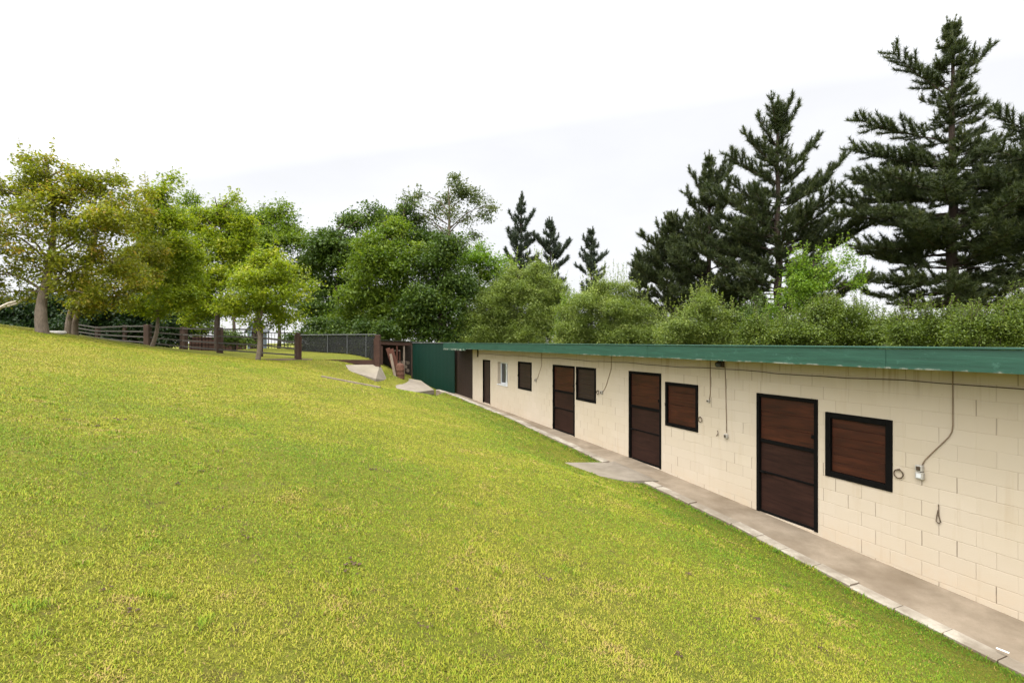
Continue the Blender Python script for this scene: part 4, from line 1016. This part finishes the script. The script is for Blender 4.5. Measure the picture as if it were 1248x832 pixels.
# ------------------------------------------------------------------ pines
def pine(label, px, top, Y, prof, seed, mat='pine', branches=(), trunk_r=.3, whorl=.62, per=6, tuft=.29, bare_below=None, up=.35, base_z=-.8, asym=None, needles=29, ndl_w=.017, density=1.0, leader_candles=True, group='pines behind the stable'):
    r = np.random.default_rng(seed)
    b = at(px, 416, Y); zt_ = at(px, top, Y)[2]; k = Y/F
    root = empty('pine_tree', (b[0], b[1], base_z), label, 'pine', group); org = np.array([b[0], b[1], base_z])
    H = zt_-base_z
    mb = MB(); tz = np.linspace(-.3, H, 14); wob = r.normal(0, .05, (14, 2)); wob[0] = 0; wob[-1] = 0
    tr = lambda z: trunk_r*(1-z/H)**.8+.018
    mb.tube([(wob[i, 0], wob[i, 1], tz[i]) for i in range(14)], [tr(max(z, 0)) for z in tz], 10, cap=False)
    TP = []; TD = []; TS = []                                   # tuft points and directions
    CP = []; CD = []                                   # slim upright candles at the shoot ends
    def branch(z, tipv, thick, curv):
        a = np.array([0, 0, z]); tipv = np.array(tipv); L_ = np.linalg.norm(tipv-a)
        n_ = max(3, int(L_/.35)); pts = []
        for i in range(n_+1):
            t_ = i/n_; p = a+(tipv-a)*t_; p[2] -= curv*L_*math.sin(math.pi*t_)*.6; pts.append(p+r.normal(0, .025, 3)*t_)
        mb.tube(pts, list(np.linspace(thick, .012, len(pts))), 5, cap=False)
        for i in range(1, n_+1):
            t_ = i/n_
            if t_ < .25: continue
            dv = pts[i]-pts[i-1]; dv /= np.linalg.norm(dv)+1e-9
            TP.append(pts[i]); TD.append(dv)
            sl_ = min(1.25, .36*L_)*(1.15-t_*.7)*r.uniform(.7, 1.25)
            for sgn in (-1, 1, 0):
                if r.random() > (.95 if sgn else .6)*density: continue
                sv_ = np.cross(dv, [0, 0, 1]); sv_ /= np.linalg.norm(sv_)+1e-9
                d2 = dv*.75+sv_*sgn*.75+np.array([0, 0, up*r.uniform(.2, 1.2)+(.7 if sgn == 0 else r.normal(0, .25))]); d2 /= np.linalg.norm(d2)
                e_ = pts[i]+d2*sl_
                mb.tube([pts[i], e_], [.012, .006], 3, cap=False)
                nt_ = max(1, int(sl_/.13))
                for q_ in range(1, nt_+1):
                    d3 = d2+np.array([0, 0, .5*q_/nt_]); TP.append(pts[i]+d2*sl_*q_/nt_); TD.append(d3/np.linalg.norm(d3))
        # upturned candle at the tip
        for q_ in range(4): CP.append(pts[-1]+np.array([0, 0, .13*q_])+dv*.05*q_); CD.append(np.array([0, 0, 1.0])+.35*dv)
        mb.tube([pts[-1], pts[-1]+np.array([0, 0, .5])+dv*.2], [.010, .005], 3, cap=False)
    z = H-.35
    heights = [p_[0] for p_ in prof]; widths = [p_[1] for p_ in prof]
    while True:
        ypx = top+(H-z)/k
        if ypx > heights[-1] or z < .5: break
        wpx = np.interp(ypx, heights, widths)*k
        ph = r.uniform(0, 6.28)
        for q_ in range(per):
            an = ph+2*math.pi*q_/per+r.normal(0, .25); ln = wpx*(r.uniform(.6, 1.15) if r.random() > .22 else r.uniform(.25, .5))
            if asym is not None: ln *= asym(math.cos(an), ypx)
            if ln < .12: continue
            rise = up*ln*r.uniform(.3, 1.1)
            if ypx > heights[-1]-40: rise -= .15*ln
            branch(z+r.uniform(-.5, .5)*whorl, (math.cos(an)*ln, math.sin(an)*ln, z+rise), .014+.012*ln, .10)
        z -= whorl*r.uniform(.6, 1.5)*(1 if H-z > 2 else .8)
    for (ya, tx, ty) in branches:                      # the limbs that make the outline
        zz_ = H-(ya-top)*k; tv = np.array([(tx-px)*k, r.uniform(-.6, .6), H-(ty-top)*k])
        branch(zz_, tv, .05, .05)
    for q_ in range(8): CP.append(np.array([0, 0, H-.13*q_])); CD.append(np.array([0, 0, 1.0]))
    for q_ in range(5):                                # a ring of upright shoots round the leader
        an = r.uniform(0, 6.28); zz_ = H-r.uniform(.7, 1.9); o_ = r.uniform(.15, .5); hh_ = r.uniform(.5, 1.1)
        for e_ in range(7): CP.append(np.array([math.cos(an)*o_*(e_/6)**.5, math.sin(an)*o_*(e_/6)**.5, zz_+hh_*e_/6])); CD.append(np.array([0, 0, 1.0]))
    if bare_below:                                      # dead bare limbs low on the trunk
        for q_ in range(14):
            yb = r.uniform(*bare_below); zz_ = H-(yb-top)*k; an = r.uniform(0, 6.28); ln = r.uniform(1.2, 3.6)
            p1 = np.array([math.cos(an)*ln*.5, math.sin(an)*ln*.5, zz_+r.uniform(-.1, .25)]); p2 = np.array([math.cos(an)*ln, math.sin(an)*ln, zz_+r.uniform(-.5, .3)])
            mb.tube([(0, 0, zz_), p1, p2], [.04, .025, .008], 4, cap=False)
    TP = np.array(TP); TD = np.array(TD); n_ = len(TP)
    m_ = needles
    P = np.repeat(TP, m_, 0); D_ = np.repeat(TD, m_, 0)
    nd = D_*.75 + r.standard_normal((n_*m_, 3))*.62 + np.array([0, 0, .18]); nd /= np.linalg.norm(nd, axis=1)[:, None]
    P = P + D_*(r.random(n_*m_)[:, None]-.5)*tuft*.8
    sdv = np.cross(nd, r.standard_normal((n_*m_, 3))); sdv /= np.linalg.norm(sdv, axis=1)[:, None]+1e-9
    ln = (tuft*(.6+.6*r.random(n_*m_)))[:, None]
    V = np.stack([P-sdv*ndl_w, P+sdv*ndl_w, P+nd*ln], 1).reshape(-1, 3)
    ti = np.clip(np.repeat(.38+.18*r.standard_normal(n_), m_)+.2*r.standard_normal(n_*m_), 0, 1)
    cpn, cdn = np.array(CP), np.array(CD); m2 = 16
    P2 = np.repeat(cpn, m2, 0); nd2 = np.repeat(cdn, m2, 0)*1.0 + r.standard_normal((len(P2), 3))*.40; nd2 /= np.linalg.norm(nd2, axis=1)[:, None]
    P2 = P2+r.normal(0, .02, P2.shape); sd2 = np.cross(nd2, r.standard_normal(nd2.shape)); sd2 /= np.linalg.norm(sd2, axis=1)[:, None]+1e-9
    V2 = np.stack([P2-sd2*ndl_w*.9, P2+sd2*ndl_w*.9, P2+nd2*(tuft*(.45+.4*r.random(len(P2))))[:, None]], 1).reshape(-1, 3)
    V = np.concatenate([V, V2]); ti = np.concatenate([ti, np.clip(.6+.2*r.standard_normal(len(P2)), 0, 1)])
    mb.build('trunk', M['bark_pine'], root, True)
    nT = n_*m_+len(P2)
    link('crown', np_mesh('crown', V, np.arange(nT*3), np.full(nT, 3), ti), LEAF[mat], root)
    return root

pine('tallest pine with a pointed tip and long bare gaps on its left side', 1160, 28, 28,
     [(28, 3), (60, 13), (100, 26), (135, 30), (190, 46), (215, 85), (250, 115), (300, 112), (335, 95), (372, 70)], 31, trunk_r=.36, whorl=.60, per=6, bare_below=(300, 372), up=.22,
     branches=[(96,1194,68),(120,1088,68),(112,1128,78),(172,1053,144),(200,1052,178),(205,1078,188),(150,1200,128),(175,1205,158),(240,1030,240),(235,1045,215),(262,1024,262),(300,1050,300)])
pine('pine at the right edge with only its left branches in the frame', 1312, 70, 25,
     [(70, 4), (135, 36), (200, 80), (260, 105), (310, 100), (345, 70)], 32, trunk_r=.34, whorl=.7, per=5, bare_below=(300, 380), up=.2, branches=[(185,1226,138),(215,1205,185),(240,1200,215)])
pine('bushy middle pine with several upright candle tips', 948, 120, 32,
     [(120, 2), (150, 7), (200, 22), (240, 46), (290, 74), (350, 92), (385, 80)], 33, trunk_r=.3, whorl=.60, per=5, up=.55,
     branches=[(205,908,166),(180,924,148),(160,960,126),(165,936,128),(170,968,136),(215,991,176),(262,1031,194),(245,1012,220),(225,888,196),(270,870,235),(300,1035,262)])
pine('dark pointed pine just left of the bushy middle pine', 864, 190, 36,
     [(190, 2), (215, 6), (250, 20), (300, 44), (350, 60), (390, 58)], 34, trunk_r=.26, whorl=.60, per=5, up=.6,
     branches=[(245,843,210),(232,880,202),(240,895,198),(280,836,240),(290,886,228),(300,820,268)])
pine('smaller pine with a slanted left outline beside the dark pointed pine', 818, 262, 37,
     [(262, 3), (285, 12), (320, 34), (360, 45), (395, 40)], 35, trunk_r=.2, whorl=.55, per=6, up=.6, branches=[(310,780,290),(300,800,275),(330,778,312),(290,838,262)])
pine('slim little pine at the left foot of the pine group', 779, 312, 40, [(312, 2), (330, 8), (360, 14), (395, 18)], 36, trunk_r=.12, whorl=.5, per=5, up=.6)
FPN = 'far pines beyond the willow bushes'
pine('tallest of the three far pines, a thin dark spire', 635, 238, 58, [(238, 1), (265, 6), (290, 13), (320, 20), (380, 26)], 37, 'farpine', trunk_r=.22, whorl=1.0, per=5, tuft=.38, ndl_w=.03, up=1.0, needles=16, branches=[(280,622,262),(285,650,260),(305,655,290)], group=FPN)
pine('far pine with a leaning side limb right of the thin spire', 671, 270, 58, [(270, 2), (290, 8), (315, 16), (340, 20), (380, 22)], 38, 'farpine', trunk_r=.22, whorl=1.05, per=5, tuft=.38, ndl_w=.03, up=1.0, needles=16, branches=[(325,694,296),(335,690,318),(310,652,290)], group=FPN)
pine('lone small far pine above the second willow bush', 721, 282, 58, [(282, 2), (300, 7), (325, 16), (345, 20), (380, 22)], 39, 'farpine', trunk_r=.2, whorl=1.0, per=5, tuft=.38, ndl_w=.03, up=1.0, needles=16, branches=[(310,712,292),(325,737,312)], group=FPN)

# ------------------------------------------------------------------ light, sky, camera
SUN_EL, SUN_AZ = 63, 222                                # azimuth in degrees, clockwise from +Y
w = bpy.data.worlds.new('World'); sc.world = w; w.use_nodes = True
t = w.node_tree; t.nodes.clear()
out = t.nodes.new('ShaderNodeOutputWorld'); bg = t.nodes.new('ShaderNodeBackground'); bg.inputs[1].default_value = .1
sky = t.nodes.new('ShaderNodeTexSky'); sky.sky_type = 'NISHITA'; sky.sun_disc = False
sky.sun_elevation = R(SUN_EL); sky.sun_rotation = R(SUN_AZ)
tc = t.nodes.new('ShaderNodeTexCoord'); sp = t.nodes.new('ShaderNodeSeparateXYZ'); t.links.new(tc.outputs['Generated'], sp.inputs[0])
def wm(op_, a, b=0.0, clamp=False):
    nd = t.nodes.new('ShaderNodeMath'); nd.operation = op_; nd.use_clamp = clamp
    for i, v in enumerate((a, b)):
        if isinstance(v, bpy.types.NodeSocket): t.links.new(v, nd.inputs[i])
        else: nd.inputs[i].default_value = v
    return nd.outputs[0]
zc = wm('MAXIMUM', sp.outputs[2], 0.0)
nz = t.nodes.new('ShaderNodeTexNoise'); mp = t.nodes.new('ShaderNodeMapping'); mp.inputs['Scale'].default_value = (1.2, 1.2, 3.2)
t.links.new(tc.outputs['Generated'], mp.inputs[0]); t.links.new(mp.outputs[0], nz.inputs['Vector']); nz.inputs['Scale'].default_value = 1.6; nz.inputs['Detail'].default_value = 5
cl = wm('MULTIPLY', wm('SUBTRACT', nz.outputs['Fac'], .5), 1.4)
dirn = wm('ADD', wm('ADD', wm('MULTIPLY', sp.outputs[2], 1.0), wm('MULTIPLY', sp.outputs[1], -.40)), wm('MULTIPLY', sp.outputs[0], -.15))
L0 = wm('MULTIPLY', wm('ADD', wm('ADD', .385, wm('MULTIPLY', wm('MAXIMUM', dirn, 0.0), 1.55)), wm('MULTIPLY', cl, .10)), 11.0)   # thin overcast, brightest round the veiled sun behind the camera
mx = t.nodes.new('ShaderNodeMix'); mx.data_type = 'RGBA'
hs = t.nodes.new('ShaderNodeVectorMath'); hs.operation = 'SCALE'; hs.inputs[0].default_value = (1.0, 1.0, 1.015); t.links.new(L0, hs.inputs['Scale'])
mx.inputs[0].default_value = .93; t.links.new(sky.outputs[0], mx.inputs[6]); t.links.new(hs.outputs[0], mx.inputs[7])
t.links.new(mx.outputs[2], bg.inputs[0]); t.links.new(bg.outputs[0], out.inputs[0])

sl_ = bpy.data.lights.new('sun', 'SUN'); sl_.energy = 1.1; sl_.angle = R(20); sl_.color = (1.0, .95, .86)
so_ = bpy.data.objects.new('sun', sl_); col.objects.link(so_)
el, az = R(SUN_EL), R(SUN_AZ)
dv = np.array([math.sin(az)*math.cos(el), math.cos(az)*math.cos(el), math.sin(el)])
from mathutils import Vector
so_.rotation_euler = Vector(tuple(dv)).to_track_quat('Z', 'Y').to_euler(); so_.location = (0, -5, 30)

cam = bpy.data.cameras.new('camera'); cam.lens = 18.0; cam.sensor_width = 36; cam.clip_end = 3000; cam.clip_start = .05
co = bpy.data.objects.new('camera', cam); col.objects.link(co); co.location = (0, 0, EYE); co.rotation_euler = (R(90), 0, 0)
sc.camera = co
sc.view_settings.view_transform = 'Standard'; sc.view_settings.look = 'None'; sc.view_settings.gamma = 1; sc.view_settings.exposure = 1.25
sc.view_settings.use_curve_mapping = False
sc.cycles.max_bounces = 6; sc.cycles.diffuse_bounces = 4; sc.cycles.transmission_bounces = 4; sc.cycles.glossy_bounces = 2; sc.cycles.transparent_max_bounces = 8
sc.cycles.use_denoising = True; sc.cycles.use_adaptive_sampling = True; sc.cycles.adaptive_threshold = .012
